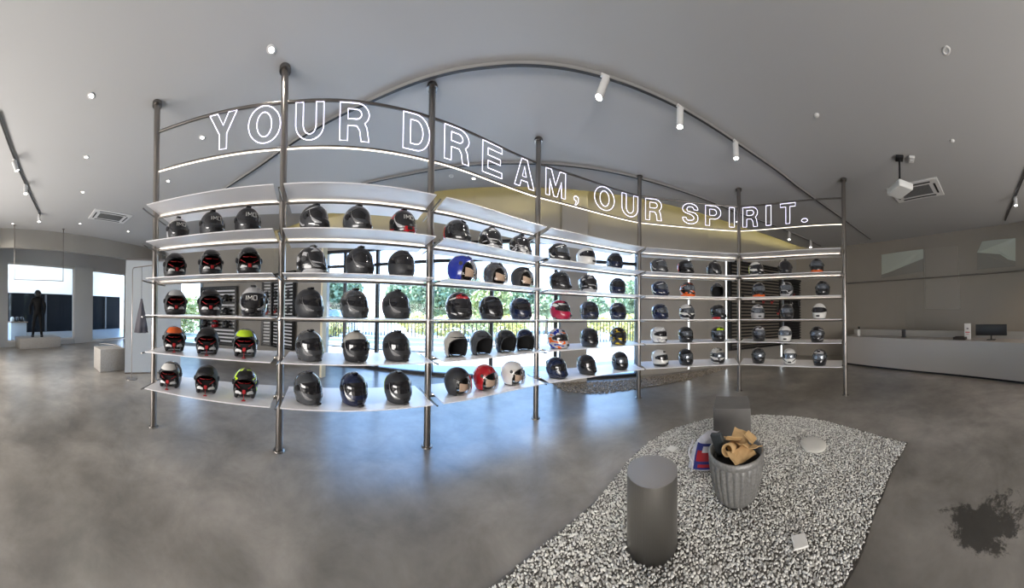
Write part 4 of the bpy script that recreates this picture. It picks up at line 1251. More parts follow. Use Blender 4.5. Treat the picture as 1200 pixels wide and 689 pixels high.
bagpatch(-.085, .085, .025, .245, M('bag_blue_print', (.02, .03, .20), .35), 'blue_print')
bagpatch(-.07, .085, .10, .19, M('bag_red_print', (.42, .02, .03), .35), 'red_print', .006)
bagpatch(-.03, .07, .175, .225, bag_w, 'white_print', .008)
bagpatch(-.05, .07, .045, .075, M('bag_red_print2', (.42, .02, .03), .35), 'red_print', .006)
m = MB(); m.tube([bc + br * (-.11 + .02 * math.sin(k)) + bf * .05 + up * (.02 + .28 * k / 8) for k in range(9)], .008, 6); m.build('folded_edge', bag_w, bag)
# tiles lying on the gravel
for x, y, s, lb, rot in ((937, 635, .09, 'square white tile lying on gravel near the bed\'s right edge', .6), (787.5, 526, .085, 'small white tile lying on gravel behind the cylinder stool', .3)):
    p = at(x, y, .026); m = MB(); m.rbox((p.x, p.y, .028), (s, s, .012), .003, rot); tag(m.build('white_tile', M('white_tile', (.82, .80, .76), .5)), lb, 'tile', 'white tiles on the gravel')
p = at(953, 521, .02); m = MB(); m.lathe([(.13, 0), (.15, .012), (.14, .026), (.08, .03), (.0005, .03)], 24, (p.x, p.y, .006), mod=lambda a, z: 1 + .08 * math.sin(2 * a) + .03 * math.sin(5 * a))
tag(m.build('flat_stone', M('pale_slab', (.62, .60, .55), .8)), 'flat pale round slab set in the gravel behind the tub', 'stone')

# gravel strip inside the windows
strip = [(645, 448), (683, 448.5), (748, 444), (830, 433.5), (853, 432), (838, 437), (800, 447), (745, 456), (700, 462), (660, 459)]
stones('gravel', [at(x, y, 0).xy for x, y in strip], .045, .028, .0, stone_mat('brown_gravel', (.12, .10, .08), (.36, .32, .27)), 'brown gravel strip along the foot of the windows', 6000)

# ------------------------------------------------------------------ reception counter on the right
CP = smooth_line([at(x, y, 0) for x, y in ((988, 426.5), (1015, 430), (1045, 433.5), (1088, 438), (1120, 441.2), (1150, 444.5), (1180, 448), (1215, 452))], 5)


def pnorm(pts, i):
    d = (pts[min(i + 1, len(pts) - 1)] - pts[max(i - 1, 0)]).normalized(); n = Vector((-d.y, d.x, 0))
    return n if n.dot(-pts[i]) > 0 else -n


CN = [pnorm(CP, i) for i in range(len(CP))]
cdv = (CP[-1] - CP[0]).normalized(); cn = CN[18]; crz = math.atan2(cdv.y, cdv.x)


def strip_box(mb, b0, b1, z0, z1):
    """solid following the counter line between offsets b0 (front) and b1 (back)"""
    rr = [[p - n * b0 + up * z0, p - n * b1 + up * z0, p - n * b1 + up * z1, p - n * b0 + up * z1] for p, n in zip(CP, CN)]
    return mb.rings(rr, True, True, smooth=False)


up = Vector((0, 0, 1))
ct = empty('reception_counter', CP[18].copy(), 'long low reception counter with a plain pale metal front', 'counter')
counter_m = M('satin_counter', (.50, .47, .45), .32, .4)
strip_box(MB(), 0, .05, .05, .815).build('front_panel', counter_m, ct)
strip_box(MB(), .03, .08, 0, .05).build('plinth', frame_m, ct)
strip_box(MB(), .05, .62, .785, .815).build('top', counter_m, ct)
strip_box(MB(), .57, .62, 0, .785).build('back_panel', counter_m, ct)
strip_box(MB(), .60, .62, .815, .99).build('rear_upstand', M('upstand', (.40, .38, .35), .4), ct)


def hit_poly(px, py, pts, off=0.0):
    """where the sight line meets an upright wall that follows pts, off metres in front of it"""
    d = ray(px, py)
    for i in range(len(pts) - 1):
        A = Vector((pts[i][0], pts[i][1], 0)); B = Vector((pts[i + 1][0], pts[i + 1][1], 0))
        ax, ay, bx, by = A.x, A.y, B.x, B.y
        det = d.x * (by - ay) - d.y * (bx - ax)
        if abs(det) < 1e-9: continue
        t = (ax * (by - ay) - ay * (bx - ax)) / det; q = (ax * d.y - ay * d.x) / det
        if t > 0 and (-.001 <= q <= 1.001 or i == len(pts) - 2):
            n = Vector((-(B - A).y, (B - A).x, 0)).normalized(); n = n if n.dot(-A) > 0 else -n
            t *= 1 - off / abs(Vector((d.x * t, d.y * t, 0)).dot(n))
            return Vector((d.x * t, d.y * t, CAMZ + d.z * t))
    return at_d(px, py, 6)


def cpt(px, py, back): return hit_poly(px, py, [p - n * back for p, n in zip(CP, CN)])


def counter_pt(px, z=.815, back=.3):
    return cpt(px, 390, back).xy.to_3d() + Vector((0, 0, z))


def facing(p): return math.atan2(-p.x, p.y)


a, b = counter_pt(1144, 0, .35), counter_pt(1180, 0, .35)
mc = (a + b) / 2; wd = (b - a).length * .95
mon = empty('monitor', (mc.x, mc.y, .815), 'black computer monitor on the reception counter', 'monitor')
zt = cpt(1162, 380, .35).z; zb2 = cpt(1162, 393, .35).z
m = MB(); m.rbox((mc.x, mc.y, (zt + zb2) / 2), (wd, .035, zt - zb2), .006, crz); m.build('screen_back', black_p, mon)
m = MB(); m.cyl((mc.x, mc.y, .82), (mc.x, mc.y, zb2 + .05), .018, n=12); m.build('stand', black_p, mon)
m = MB(); m.rbox((mc.x, mc.y, .823), (.2, .15, .012), .004, crz); m.build('base', black_p, mon)
p = counter_pt(1134, .815, .3); zt = cpt(1134, 379, .3).z
sg = empty('counter_sign', (p.x, p.y, .815), 'small white upright notice with red print on the counter', 'sign')
hh = zt - .815; m = MB(); m.rbox((p.x, p.y, .815 + hh / 2), (.16, .012, hh), .004, crz); m.build('card', M('sign_white', (.8, .78, .76), .5), sg)
m = MB(); n2 = cn * .0075
m.box((p.x + n2.x, p.y + n2.y, .815 + hh * .45), (.11, .002, .02), crz); m.box((p.x + n2.x, p.y + n2.y, .815 + hh * .33), (.07, .002, .008), crz); m.build('red_print', M('sign_red', (.6, .03, .03), .5), sg)
m = MB(); m.box((p.x + n2.x, p.y + n2.y, .815 + hh * .68), (.05, .002, .035), crz); m.build('grey_print', M('sign_grey', (.25, .22, .22), .5), sg)
p = counter_pt(1006.5, .815, .3)
t = empty('pump_bottle', p, 'white pump bottle with black top at the counter\'s far end', 'bottle')
m = MB(); m.lathe([(.001, 0), (.045, 0), (.048, .01), (.048, .15), (.03, .18), (.02, .19)], 20, p); m.build('bottle', white_p, t)
m = MB(); m.lathe([(.022, .19), (.022, .22), (.035, .225), (.03, .27), (.001, .275)], 16, p); m.box(p + Vector((.03, 0, .255)), (.06, .02, .014)); m.build('pump', black_p, t)
p = counter_pt(1059, .818, .35)
m = MB(); m.rbox(p + Vector((0, 0, .10)), (.10, .06, .20), .01, crz); m.rbox(p + Vector((0, 0, .006)), (.12, .10, .012), .004, crz)
tag(m.build('card_terminal', M('terminal', (.05, .05, .055), .5)), 'small dark device on the middle of the counter', 'device')
p = counter_pt(1125, .815, .22); m = MB(); m.rbox(p + Vector((0, 0, .031)), (.30, .16, .06), .01, crz); m.rbox(p + Vector((.02, 0, .067)), (.2, .12, .012), .004, crz + .2)
tag(m.build('black_tray', M('tray', (.035, .03, .028), .6)), 'low black tray in front of the white notice', 'tray')

# right wall: rail, painted window reflections, etched panel


def rw(px, py, off=.03): return hit_poly(px, py, RW, off)


m = MB(); rp = [rw(x, 331, .05) for x in range(993, 1226, 24)]; m.tube([Vector((q.x, q.y, 2.53)) for q in rp], .018, 10); m.build('rail_bar', steel, None)
rail = bpy.data.objects['rail_bar']; rail.name = 'wall_rail'; tag(rail, 'long thin steel rail running across the right wall above the counter', 'rail')


def wall_quad(c4, off, th=.012):
    vs = [rw(x, y, off) for x, y in c4]; n = -(vs[0].xy.to_3d().normalized())
    v2 = [p + n * th for p in vs]; m = MB(); k = len(vs)
    m.add(vs + v2, [tuple(range(k))[::-1], tuple(range(k, 2 * k))] + [(i, (i + 1) % k, k + (i + 1) % k, k + i) for i in range(k)]); return m


pale = M('sky_reflection_paint', (.52, .56, .50), .5)  # window reflections painted on the wall as pale sky over dark slope
slope_refl = M('slope_reflection_paint', (.27, .26, .235), .5)
t = empty('wall_reflection', rw(1057, 330), 'pale painted window reflection of sky over a dark slope, nearer the rack', 'reflection', 'painted window reflections on the right wall')
wall_quad([(1033, 298.5), (1082, 292), (1082, 303), (1060, 312), (1045, 318), (1033, 322)], .004, .008).build('sky_reflection', pale, t)
wall_quad([(1033, 322), (1045, 318), (1060, 312), (1082, 303), (1082, 318), (1033, 326)], .004, .006).build('slope_reflection', slope_refl, t)
t = empty('wall_reflection', rw(1167, 320), 'pale painted window reflection with dark curved slope, nearest the right edge of the photo', 'reflection', 'painted window reflections on the right wall')
wall_quad([(1151, 283), (1190, 279), (1190, 306), (1181, 304), (1172, 298), (1158, 297), (1145, 296)], .004, .008).build('sky_reflection', pale, t)
wall_quad([(1145, 296), (1158, 297), (1172, 298), (1181, 304), (1190, 306), (1190, 312), (1145, 316)], .004, .006).build('slope_reflection', slope_refl, t)
t = empty('etched_wall_panel', rw(1103, 340), 'tall smooth wall panel outlined by thin pale lines between two painted reflections', 'wall panel')
wall_quad([(1084, 292), (1122, 288), (1125, 362), (1085, 361)], .003, .004).build('panel', M('panel_face', (.345, .315, .275), .35), t)
line_m = M('pale_line', (.55, .52, .48), .4)
for A, B in (((1083, 293), (1084, 361)), ((1122, 288), (1125.5, 361)), ((1084, 361.5), (1125, 362.5))):
    MB().tube([rw(*A, .012), rw(*B, .012)], .006, 6).build('edge_line', line_m, t)

# vertical light profiles on the front wall
led_c = glow('cool_led', (.85, .93, 1.0), 5.0)
for px, z0, z1, lb in ((805, .05, 3.0, 'vertical light strip on the wall behind the fifth bay\'s middle column'), (849, .05, 3.05, 'vertical light strip on the wall just left of the sixth pole'),
                       (913, .05, 3.0, 'vertical light strip behind the rightmost bay'),):
    q, a = front_at(px); d = -Vector((-math.sin(a), math.cos(a), 0)); q = q + d * .08
    t = empty('wall_light_strip', (q.x, q.y, 0), lb, 'light strip', 'vertical light strips on the front wall')
    m = MB(); m.box((q.x, q.y, (z0 + z1) / 2), (.05, .04, z1 - z0), a); m.build('profile', white_p, t)
    m = MB(); g_ = q + d * .022; m.box((g_.x, g_.y, (z0 + z1) / 2), (.018, .006, z1 - z0 - .04), a); m.build('diffuser', led_c, t)

# ------------------------------------------------------------------ slatted gear walls
slat_k = M('slat_black', (.012, .012, .013), .35)


def slat_unit(qa, qb, z0, z1, label, back_m, n, name='slat_wall_rack', solid=None):
    qa = Vector((qa.x, qa.y, 0)); qb = Vector((qb.x, qb.y, 0)); u = (qb - qa).normalized(); d = Vector((-u.y, u.x, 0)); d = d if d.dot(-qa) > 0 else -d
    qa += d * .1; qb += d * .1; c = (qa + qb) / 2; rz = math.atan2(u.y, u.x); L = (qb - qa).length
    t = empty(name, (c.x, c.y, z0), label, 'slat wall', 'slatted black gear walls')
    m = MB(); m.box((c.x, c.y, (z0 + z1) / 2), (L, .012, z1 - z0), rz); m.build('back_board', back_m, t)
    m = MB()
    for q in (qa, qb): m.box((q.x + d.x * .03, q.y + d.y * .03, (z0 + z1) / 2), (.06, .08, z1 - z0), rz)
    for z in (z0 + .03, z1 - .03): m.box((c.x + d.x * .03, c.y + d.y * .03, z), (L, .08, .06), rz)
    m.build('frame', slat_k, t)
    m = MB()
    for k in range(n):
        z = z0 + .1 + (z1 - z0 - .2) * k / (n - 1); m.box((c.x + d.x * .035, c.y + d.y * .035, z), (L - .06, .03, (z1 - z0) / n * .5), rz)
    m.build('slats', slat_k, t)
    return c, u, d, rz, L


back_glare = M('glare_back_board', (.85, .85, .88), .4)  # white board stands in for the glare between the slats
back_b = M('brown_back_board', (.30, .26, .21), .5)
LWA, LWB = (-6.8, 4.2), (-4.6, 4.45)
qa = on_wall(308, 365, (-8.9, 2.3), (-6.8, 4.2)); qb = on_wall(347, 365, LWA, LWB)
U1 = slat_unit(on_wall(322, 365, LWA, LWB) + Vector((0.05, 0, 0)), on_wall(348, 365, LWA, LWB), .25, 2.65, 'black framed slatted gear wall seen between second pole and first windows', back_glare, 22)
U0 = slat_unit(on_wall(309, 365, (-8.9, 2.3), (-6.8, 4.2)), on_wall(319, 365, (-8.9, 2.3), (-6.8, 4.2)), .25, 2.65, 'narrow slatted gear wall just left of the second pole', back_glare, 22)
U2 = slat_unit(on_wall(238, 365, (-8.9, 2.3), (-6.8, 4.2)), on_wall(278, 365, (-8.9, 2.3), (-6.8, 4.2)), .15, 2.3, 'black slatted gear wall with red and tan gear, seen through the leftmost bay', back_glare, 16)
fa, fb = (4.75, 4.29), (8.0, 3.0)
U3 = slat_unit(on_wall(853, 365, fa, fb), on_wall(911, 365, fa, fb), .45, 3.0, 'wide black slatted gear wall behind the sixth pole', back_b, 26)
U4 = slat_unit(on_wall(915, 365, fa, fb), on_wall(938, 365, fa, fb), .45, 2.7, 'narrow black slatted gear wall beside the grey wall corner', M('black_back', (.015, .015, .015), .5), 24)


def glove(U, s, z, mat, label):
    c, u, d, rz, L = U
    p = Vector((c.x, c.y, z)) + u * (s * L) + d * .09
    o = empty('riding_glove', p, label, 'glove', 'gloves hanging on the slatted walls')
    m = MB(); X = lambda x, y, zz: p + u * x + d * y + Vector((0, 0, zz))
    m.rings([[X(r * math.cos(a), .022 * math.sin(a), zz) for a in [2 * PI * i / 12 for i in range(12)]] for zz, r in ((.13, .045), (.06, .042), (.02, .05), (-.05, .052), (-.075, .045))], True, True)
    m.build('cuff', black_p, o)
    m = MB()
    for k in range(4):
        x = -.036 + k * .024; ln = (.07, .085, .08, .06)[k]; m.cyl(X(x, 0, -.065), X(x * 1.15, .012, -.07 - ln), .013, .009, 8)
    m.cyl(X(.048, 0, -.01), X(.078, .012, -.075), .014, .010, 8)
    m.build('fingers', mat, o)


gm = {k: M('glove_' + k, c, .6) for k, c in (('black', (.015, .015, .017)), ('red', (.40, .03, .03)), ('tan', (.40, .24, .12)), ('white', (.6, .6, .6)))}
gd = [(U0, 0, 1.95, 'black'), (U0, 0, 1.45, 'red'), (U1, -.3, 1.95, 'black'), (U1, -.3, 1.5, 'red'), (U1, 0, 1.95, 'white'), (U1, .02, 1.5, 'black'), (U1, .3, 1.95, 'black'), (U1, .3, 1.5, 'black'),
      (U3, -.3, 1.95, 'black'), (U3, -.1, 1.95, 'white'), (U3, .1, 1.95, 'red'), (U3, .28, 1.95, 'red'), (U3, .42, 1.6, 'red'), (U3, .1, 1.5, 'black'), (U4, -.2, 1.9, 'white'), (U4, .2, 1.9, 'black'), (U4, -.1, 2.2, 'red')]
nm = {id(U0): 'narrow slatted wall by the second pole', id(U1): 'slatted wall right of the second pole', id(U3): 'wide slatted wall', id(U4): 'narrow slatted wall by the corner'}
cnt = {}
for U, s, z, cc in gd:
    side = 'left' if s < -.15 else ('right' if s > .2 else 'middle'); hgt = 'upper' if z > 1.7 else 'lower'
    if z > 2.1: hgt = 'highest'
    glove(U, s, z, gm[cc], '%s-fingered glove, %s %s part of the %s' % (cc, hgt, side, nm[id(U)]))


# small display shelves with helmets on the left gear wall (beyond the leftmost bay)
def plain_helmet(p, rz, shell, label, kind='full'):
    o = empty('motorcycle_helmet', p, label, 'helmet', 'helmets on the far left gear wall', rz=rz)
    role = {'shell': paint(shell), 'trim': black_p, 'accent': black_p, 'decal': white_d, 'visor': visor_dark, 'chin': black_p}
    for nme, me, r in P[kind][:5]:
        c = bpy.data.objects.new(nme, me); C.objects.link(c); c.parent = o
        c.material_slots[0].link = 'OBJECT'; c.material_slots[0].material = role[r]


c, u, d, rz, L = U2
for r, z in enumerate((1.72, 1.25, .80)):
    m = MB(); q = c + d * .21; m.box((q.x, q.y, z), (L * .92, .30, .02), rz)
    tag(m.build('wall_shelf', slat_k), 'black wall shelf on the far left gear wall, %s' % ('highest', 'middle', 'lowest')[r], 'shelf', 'black shelves on the far left gear wall')
    for k, colr in enumerate((('red', 'orange', 'black'), ('tan', 'tan', 'black'), ('black', 'red', 'black'))[r]):
        s = (k - 1) * .3
        q = c + d * .21 + u * (s * L)
        plain_helmet((q.x, q.y, z + .012), math.atan2(d.x, -d.y) , colr, '%s helmet on the far left gear wall, %s shelf, %s place' % (colr, ('highest', 'middle', 'lowest')[r], ('left', 'middle', 'right')[k]))

# ------------------------------------------------------------------ left of the rack
pa, pb = at_d(147, 365, 5.13).xy.to_3d(), at_d(212, 365, 5.35).xy.to_3d(); pc_ = (pa + pb) / 2
t = empty('partition_screen', (pc_.x, pc_.y, 0), 'tall pale frosted screen standing behind the first rack pole', 'screen')
m = MB(); m.quad_wall(pa, pb, .02, 2.50, .04); m.build('panel', frost, t)
m = MB(); m.quad_wall(pa, pb, 0, .03, .07); m.build('bottom_rail', steel, t)
m = MB(); m.quad_wall(pa, pb, 2.48, 2.52, .05); m.build('top_rail', steel, t)
# clothes rail and hanging grey cloth in front of the screen
ra, rb2 = at_d(155, 365, 4.75).xy.to_3d(), at_d(184, 365, 4.55).xy.to_3d()
t = empty('garment_rail', (ra.x, ra.y, 0), 'thin steel garment rail standing before the frosted screen', 'clothes rail')
m = MB(); m.tube([ra, ra + up * 2.2, ra + up * 2.25 + (rb2 - ra) * .04, rb2 + up * 2.28], .011, 8); m.cyl(ra, ra + up * .01, .12, n=20); m.build('rail', steel, t)
m = MB(); m.tube([rb2 + up * 2.28, rb2], .011, 8); m.cyl(rb2, rb2 + up * .01, .12, n=20); m.build('post', steel, t)
gc = (ra * .62 + rb2 * .38)
m = MB(); rr = []
for j, (z, r) in enumerate(((1.62, .010), (1.50, .035), (1.32, .07), (1.12, .10), (.95, .12))):
    rr.append([gc + Vector((math.cos(a), math.sin(a), 0)) * r * (1 + .15 * math.sin(a * 6 + j)) + up * z for a in [2 * PI * i / 36 for i in range(36)]])
m.rings(rr, True)
t = empty('hanging_coat', (gc.x, gc.y, .92), 'grey coat hanging in folds from the garment rail', 'coat')
o = m.build('cloth', M('grey_cloth', (.09, .085, .10), .85), t); o.modifiers.new('thickness', 'SOLIDIFY').thickness = .006
gz = (ra + up * 2.25).lerp(rb2 + up * 2.28, .38).z
m = MB(); m.tube([gc + up * 1.61, gc + up * (gz - .03), gc + up * gz + up * .008], .004, 6); m.build('hanger', black_p, t)

# concrete block with wire loop
bf_ = at_d(128, 434, 5.25).xy.to_3d(); bcx = bf_.normalized() * (bf_.length + .28); zt = at_d(136, 405, 5.3).z
t = empty('concrete_plinth', (bcx.x, bcx.y, 0), 'low beige concrete block beside the frosted screen', 'plinth')
m = MB(); m.rbox((bcx.x, bcx.y, .255), (.50, .62, .51), .01, .5); m.build('block', concrete, t)
m = MB(); m.tube([bcx + Vector((.0, .28 * math.cos(a), .535 + .05 * math.sin(a))) + Vector((.15 * math.cos(a), 0, 0)) for a in [PI * k / 12 for k in range(13)]], .008, 6)
m.build('wire_loop', steel, t)

# plinth with black riding-suit mannequin
pf = at_d(44, 405, 8.3).xy.to_3d(); pcx = pf.normalized() * (pf.length + .38); ang = math.atan2(al.y, al.x)
m = MB(); m.rbox((pcx.x, pcx.y, .19), (1.55, .75, .38), .01, ang); tag(m.build('display_plinth', concrete), 'low wide concrete plinth under the black suited mannequin', 'plinth')
mq = empty('mannequin', (pcx.x, pcx.y, .38), 'black mannequin in a riding suit standing on the low plinth', 'mannequin')
mr = Vector((pcx.y, -pcx.x, 0)).normalized(); mf = Vector((-pcx.x, -pcx.y, 0)).normalized()


def skin_fig(name, nodes, edges_, mat, parent, origin, lvl=2):
    me = bpy.data.meshes.new(name)
    vs = [origin + mr * n[0] + mf * n[1] + up * n[2] for n in nodes]
    me.from_pydata(vs, edges_, []); o = bpy.data.objects.new(name, me); C.objects.link(o)
    if parent: o.parent = parent; o.matrix_parent_inverse = Matrix.Translation(parent.location).inverted()
    md = o.modifiers.new('Skin', 'SKIN'); me.skin_vertices[0].data[0].use_root = True
    for i, n in enumerate(nodes): me.skin_vertices[0].data[i].radius = (n[3], n[3] * (n[4] if len(n) > 4 else 1))
    o.modifiers.new('Sub', 'SUBSURF').levels = lvl; o.modifiers['Sub'].render_levels = lvl
    me.materials.append(mat); md.use_smooth_shade = True
    return o


nodes = [(0, 0, .90, .135, .8), (0, 0, 1.12, .15, .8), (0, 0, 1.32, .18, .8), (0, 0, 1.44, .07), (0, 0, 1.52, .055),
         (.17, 0, 1.38, .075), (.27, .02, 1.12, .06), (.24, .12, .90, .048), (.23, .16, .84, .04),
         (-.17, 0, 1.38, .075), (-.28, .0, 1.12, .06), (-.27, .08, .88, .048), (-.265, .11, .81, .04),
         (.10, 0, .82, .095), (.12, .02, .48, .07), (.14, -.02, .10, .055), (-.10, 0, .82, .095), (-.14, .03, .48, .07), (-.17, -.01, .10, .055), (.15, .12, .04, .045), (-.18, .12, .04, .045)]
ed = [(0, 1), (1, 2), (2, 3), (3, 4), (2, 5), (5, 6), (6, 7), (7, 8), (2, 9), (9, 10), (10, 11), (11, 12), (0, 13), (13, 14), (14, 15), (15, 19), (0, 16), (16, 17), (17, 18), (18, 20)]
suit = M('black_leather_suit', (.006, .006, .007), .6, spec=.2)
skin_fig('riding_suit', nodes, ed, suit, mq, Vector((pcx.x, pcx.y, .38)))
for nme, me, r in P['full'][:5]:
    c = bpy.data.objects.new('helmet_' + nme if nme != 'shell' else 'helmet', me); C.objects.link(c); c.parent = mq; c.location = (0, 0, 1.46); c.rotation_euler.z = math.atan2(mf.x, -mf.y) + 0
    c.material_slots[0].link = 'OBJECT'; c.material_slots[0].material = visor_dark if r == 'visor' else black_p
for s in (.15, -.18):
    m = MB(); m.rbox(Vector((pcx.x, pcx.y, .38)) + mr * s + mf * .06 + up * .035, (.11, .11, .07), .02, math.atan2(mr.y, mr.x)); m.rbox(Vector((pcx.x, pcx.y, .38)) + mr * s + mf * .14 + up * .03, (.10, .12, .06), .02, math.atan2(mr.y, mr.x))
    m.build('boot', black_p, mq)
# ceiling-hung clothes rail near the storefront
h1, h2 = at_d(17, 327, 6.9), at_d(74, 330, 7.2); zr = (h1.z + h2.z) / 2
t = empty('hanging_rail', ((h1 + h2) / 2).xy.to_3d() + up * zr, 'thin steel rail hung from the ceiling before the storefront window', 'hanging rail')
m = MB(); m.tube([(h1.x, h1.y, CH), (h1.x, h1.y, zr), (h2.x, h2.y, zr), (h2.x, h2.y, CH)], .016, 8); m.build('rail', steel, t)
for h in (h1, h2):
    m = MB(); m.cyl((h.x, h.y, CH), (h.x, h.y, CH - .02), .04, n=16); m.build('ceiling_flange', steel, t)
# hall furniture seen through the storefront pane
p = at_d(20, 365, 10.4).xy.to_3d()
t = empty('white_cabinet', p, 'white cabinet seen through the storefront glass at the far left', 'cabinet')
m = MB(); m.rbox(p + up * .40, (.7, .6, .82), .01, ang); m.build('body', white_p, t)
m = MB(); m.rbox(p + up * .825, (.8, .7, .03), .008, ang); m.build('top', M('wood_top', (.35, .22, .12), .5), t)
for k, (dx, cc) in enumerate(((-.2, 'black'), (.0, 'grey'), (.2, 'white'))):
    o = empty('motorcycle_helmet', p + al * dx * -1.1 + up * .845, '%s helmet on the white cabinet behind the storefront glass' % cc, 'helmet', 'helmets on the white cabinet', rz=ang + PI)
    for nme, me, r in P['full'][:3]:
        c = bpy.data.objects.new(nme, me); C.objects.link(c); c.parent = o; c.scale = (.8, .8, .8)
        c.material_slots[0].link = 'OBJECT'; c.material_slots[0].material = paint(cc) if r == 'shell' else visor_dark

# ------------------------------------------------------------------ outdoors beyond the windows
deck = M('pale_paving', (.62, .60, .56), .7, var=(.7, .08))
gm_ = MB(); gm_.prism([(-40, 5.15), (-6.9, 4.5), (-4.6, 4.6), (-3.5, 5.1), (-.8, 5.35), (2.9, 4.95), (8.2, 3.2), (40, 3.2), (40, 60), (-40, 60)], -.3, -.06)
gm_.prism([(-40, 5.15), (-6.9, 4.5), (-9.1, 2.4), (-10.0, 1.2), (-12, -.4), (-40, -.4)], -.3, -.06); struct('ground', gm_, deck)
low = MB()
for k in range(3): low.box((-4.6 + .2 * k, 8.2 + k * .45, .06 + .14 * k), (6.5, .45, .14 + .0 * k), .25)
tag(low.build('garden_steps', M('blue_grey_stone', (.38, .44, .50), .6)), 'blue-grey stone steps outside the left windows', 'steps')


def leafy(name, c, rx, rz_, n, mat, label, cat='tree', group='trees beyond the windows', trunk=None, size=.12):
    t = empty(name, (c[0], c[1], 0), label, cat, group)
    rs = np.random.default_rng(int(abs(c[0] * 13 + c[1] * 7)) + 1)
    lob = rs.normal(size=(9, 3)); lob /= np.linalg.norm(lob, axis=1)[:, None]; lob *= .55
    k = rs.integers(0, 9, n); d = rs.normal(size=(n, 3)); d /= np.linalg.norm(d, axis=1)[:, None]
    p = lob[k] + d * .55 * rs.uniform(.75, 1.0, (n, 1))
    p = p * np.array([rx, rx, rz_]) + np.array(c)
    a = rs.normal(size=(n, 3)); a /= np.linalg.norm(a, axis=1)[:, None]; b = np.cross(a, rs.normal(size=(n, 3))); b /= np.linalg.norm(b, axis=1)[:, None]
    s = size * rs.uniform(.6, 1.3, (n, 1))
    V = np.stack([p - a * s - b * s * .5, p + a * s - b * s * .5, p + a * s * .6 + b * s, p - a * s * .6 + b * s], 1).reshape(-1, 3)
    Fs = (np.arange(n * 4).reshape(n, 4)).tolist()
    me = bpy.data.meshes.new('foliage'); me.from_pydata(V.tolist(), [], Fs); me.update(); me.materials.append(mat)
    o = bpy.data.objects.new('foliage', me); C.objects.link(o); o.parent = t; o.matrix_parent_inverse = Matrix.Translation(t.location).inverted()
    if trunk:
        m = MB(); m.tube([(c[0], c[1], -.06), (c[0] + .1, c[1], c[2] * .5), (c[0], c[1], c[2])], trunk, 8); m.build('trunk', M('bark', (.2, .15, .1), .9), t)


lf = [M('leaf_%d' % i, c, .6, var=(2, .3)) for i, c in enumerate(((.24, .32, .19), (.31, .39, .24), (.42, .46, .20), (.55, .52, .17)))]
TR = [(398, 345, 17, 1.9, 1.7, 0, 'dark green leafy tree outside, behind the left helmets of the second bay'), (478, 348, 19, 1.8, 1.6, 1, 'round green tree outside beside the third pole, left side'),
      (505, 350, 17, 1.7, 1.5, 0, 'green tree outside directly behind the third pole'), (545, 345, 18, 2.0, 1.8, 1, 'green tree outside behind the blue helmet'), (575, 356, 15, 1.4, 1.2, 2, 'light green tree outside behind the third bay middle'),
      (612, 352, 20, 2.0, 1.6, 0, 'green tree outside left of the fourth pole'), (640, 356, 19, 1.5, 1.3, 1, 'small green tree outside behind the fourth pole'), (741, 352, 18, 1.6, 1.7, 1, 'green tree outside at the right end of the windows'),
      (698, 358, 24, 1.5, 1.0, 0, 'distant green tree outside right of the grey column')]
for x, y, dd, rx, rz_, k, lb in TR:
    p = at_d(x, y, dd); leafy('garden_tree', (p.x, p.y, p.z), rx, rz_ * .85, 4500, lf[k], lb, trunk=.12)
for x, dd, k, lb in ((392, 13.2, 3, 'yellow-green shrub behind the fence, leftmost'), (488, 13.4, 3, 'yellow-green shrub behind the fence by the third pole'), (530, 13.2, 3, 'yellow shrub behind the fence below the blue helmet'),
                     (560, 13.5, 2, 'green shrub behind the fence, third bay middle'), (600, 13.3, 3, 'yellow-green shrub behind the fence, third bay right'), (700, 13.5, 3, 'yellow-green shrub behind the fence right of the column'), (738, 13.2, 3, 'yellow-green shrub behind the fence at the far right')):
    p = at_d(x, 383, dd); leafy('garden_shrub', (p.x, p.y, .75), 1.1, .75, 900, lf[k], lb, 'shrub', 'shrubs behind the garden fence', size=.07)
# hill
hm = MB(); rr = []
for j in range(10):
    row = []
    for i in range(33):
        x = -34 + i * 2.2; y = 30 + j * 3; hgt = (j / 9) ** .8 * (3.2 * math.exp(-((x + 12) / 9) ** 2) + 1.8 * math.exp(-((x - 8) / 10) ** 2) + .9)
        row.append((x, y, -.1 + hgt))
    rr.append(row)
hm.rings(rr, False); struct('hill', hm, M('hill_grass', (.42, .45, .16), .9, var=(.8, .25)))
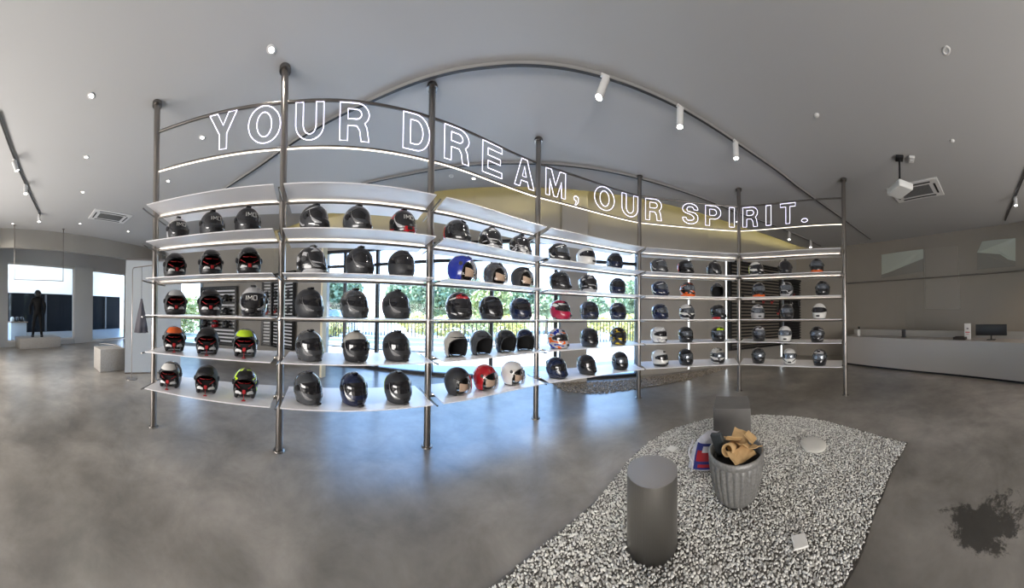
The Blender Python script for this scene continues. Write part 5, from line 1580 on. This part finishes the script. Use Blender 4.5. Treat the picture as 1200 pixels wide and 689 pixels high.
# fence
fa_, fb_ = at_d(372, 380, 13).xy.to_3d(), at_d(760, 380, 12.2).xy.to_3d()
ft = empty('garden_fence', ((fa_ + fb_) / 2), 'long dark railing fence between paved terrace and shrubs', 'fence')
m = MB(); u_ = (fb_ - fa_); n_ = 100
for z in (.12, 1.15): m.quad_wall(fa_, fb_, z, z + .05, .04)
m.build('rails', frame_m, ft)
m = MB()
for k in range(n_ + 1):
    q = fa_ + u_ * k / n_; m.box((q.x, q.y, .58), (.03, .03, 1.2))
m.build('bars', frame_m, ft)
# houses
p = at_d(356, 350, 15); hs = empty('garden_house', (p.x, p.y, 0), 'small house with brown roof outside by the left window edge', 'house')
m = MB(); m.box((p.x, p.y, .9), (2.6, 2.4, 1.9), .6); m.build('wall', M('house_wall', (.7, .68, .62), .7), hs)
m = MB(); Rz = Matrix.Rotation(.6, 3, 'Z')
vs = [Rz @ Vector(v) + Vector((p.x, p.y, 0)) for v in ((-1.6, -1.4, 1.8), (1.6, -1.4, 1.8), (1.6, 1.4, 1.8), (-1.6, 1.4, 1.8), (-1.4, 0, 2.8), (1.4, 0, 2.8))]
m.add(vs, [(0, 1, 5, 4), (2, 3, 4, 5), (0, 4, 3), (1, 2, 5), (0, 3, 2, 1)]); m.build('roof', M('brown_roof', (.20, .09, .07), .7), hs)
p = at_d(399, 368, 15); hs = empty('garden_shed', (p.x, p.y, 0), 'low shed with pale blue roof outside the left windows', 'shed')
m = MB(); m.box((p.x, p.y, .6), (1.6, 1.6, 1.3), .3); m.build('wall', M('shed_wall', (.6, .6, .6), .7), hs)
m = MB(); Rz = Matrix.Rotation(.3, 3, 'Z')
vs = [Rz @ Vector(v) + Vector((p.x, p.y, 0)) for v in ((-1.0, -1.0, 1.2), (1.0, -1.0, 1.2), (1.0, 1.0, 1.2), (-1.0, 1.0, 1.2), (-.9, 0, 1.6), (.9, 0, 1.6))]
m.add(vs, [(0, 1, 5, 4), (2, 3, 4, 5), (0, 4, 3), (1, 2, 5), (0, 3, 2, 1)]); m.build('roof', M('blue_roof', (.15, .32, .55), .5), hs)
p = at_d(222, 360, 15); leafy('garden_shrub', (p.x, p.y, 1.15), 1.5, 1.3, 1800, lf[2], 'yellow-green shrub seen through the small window by the screen', 'shrub', 'shrubs behind the garden fence', size=.1)
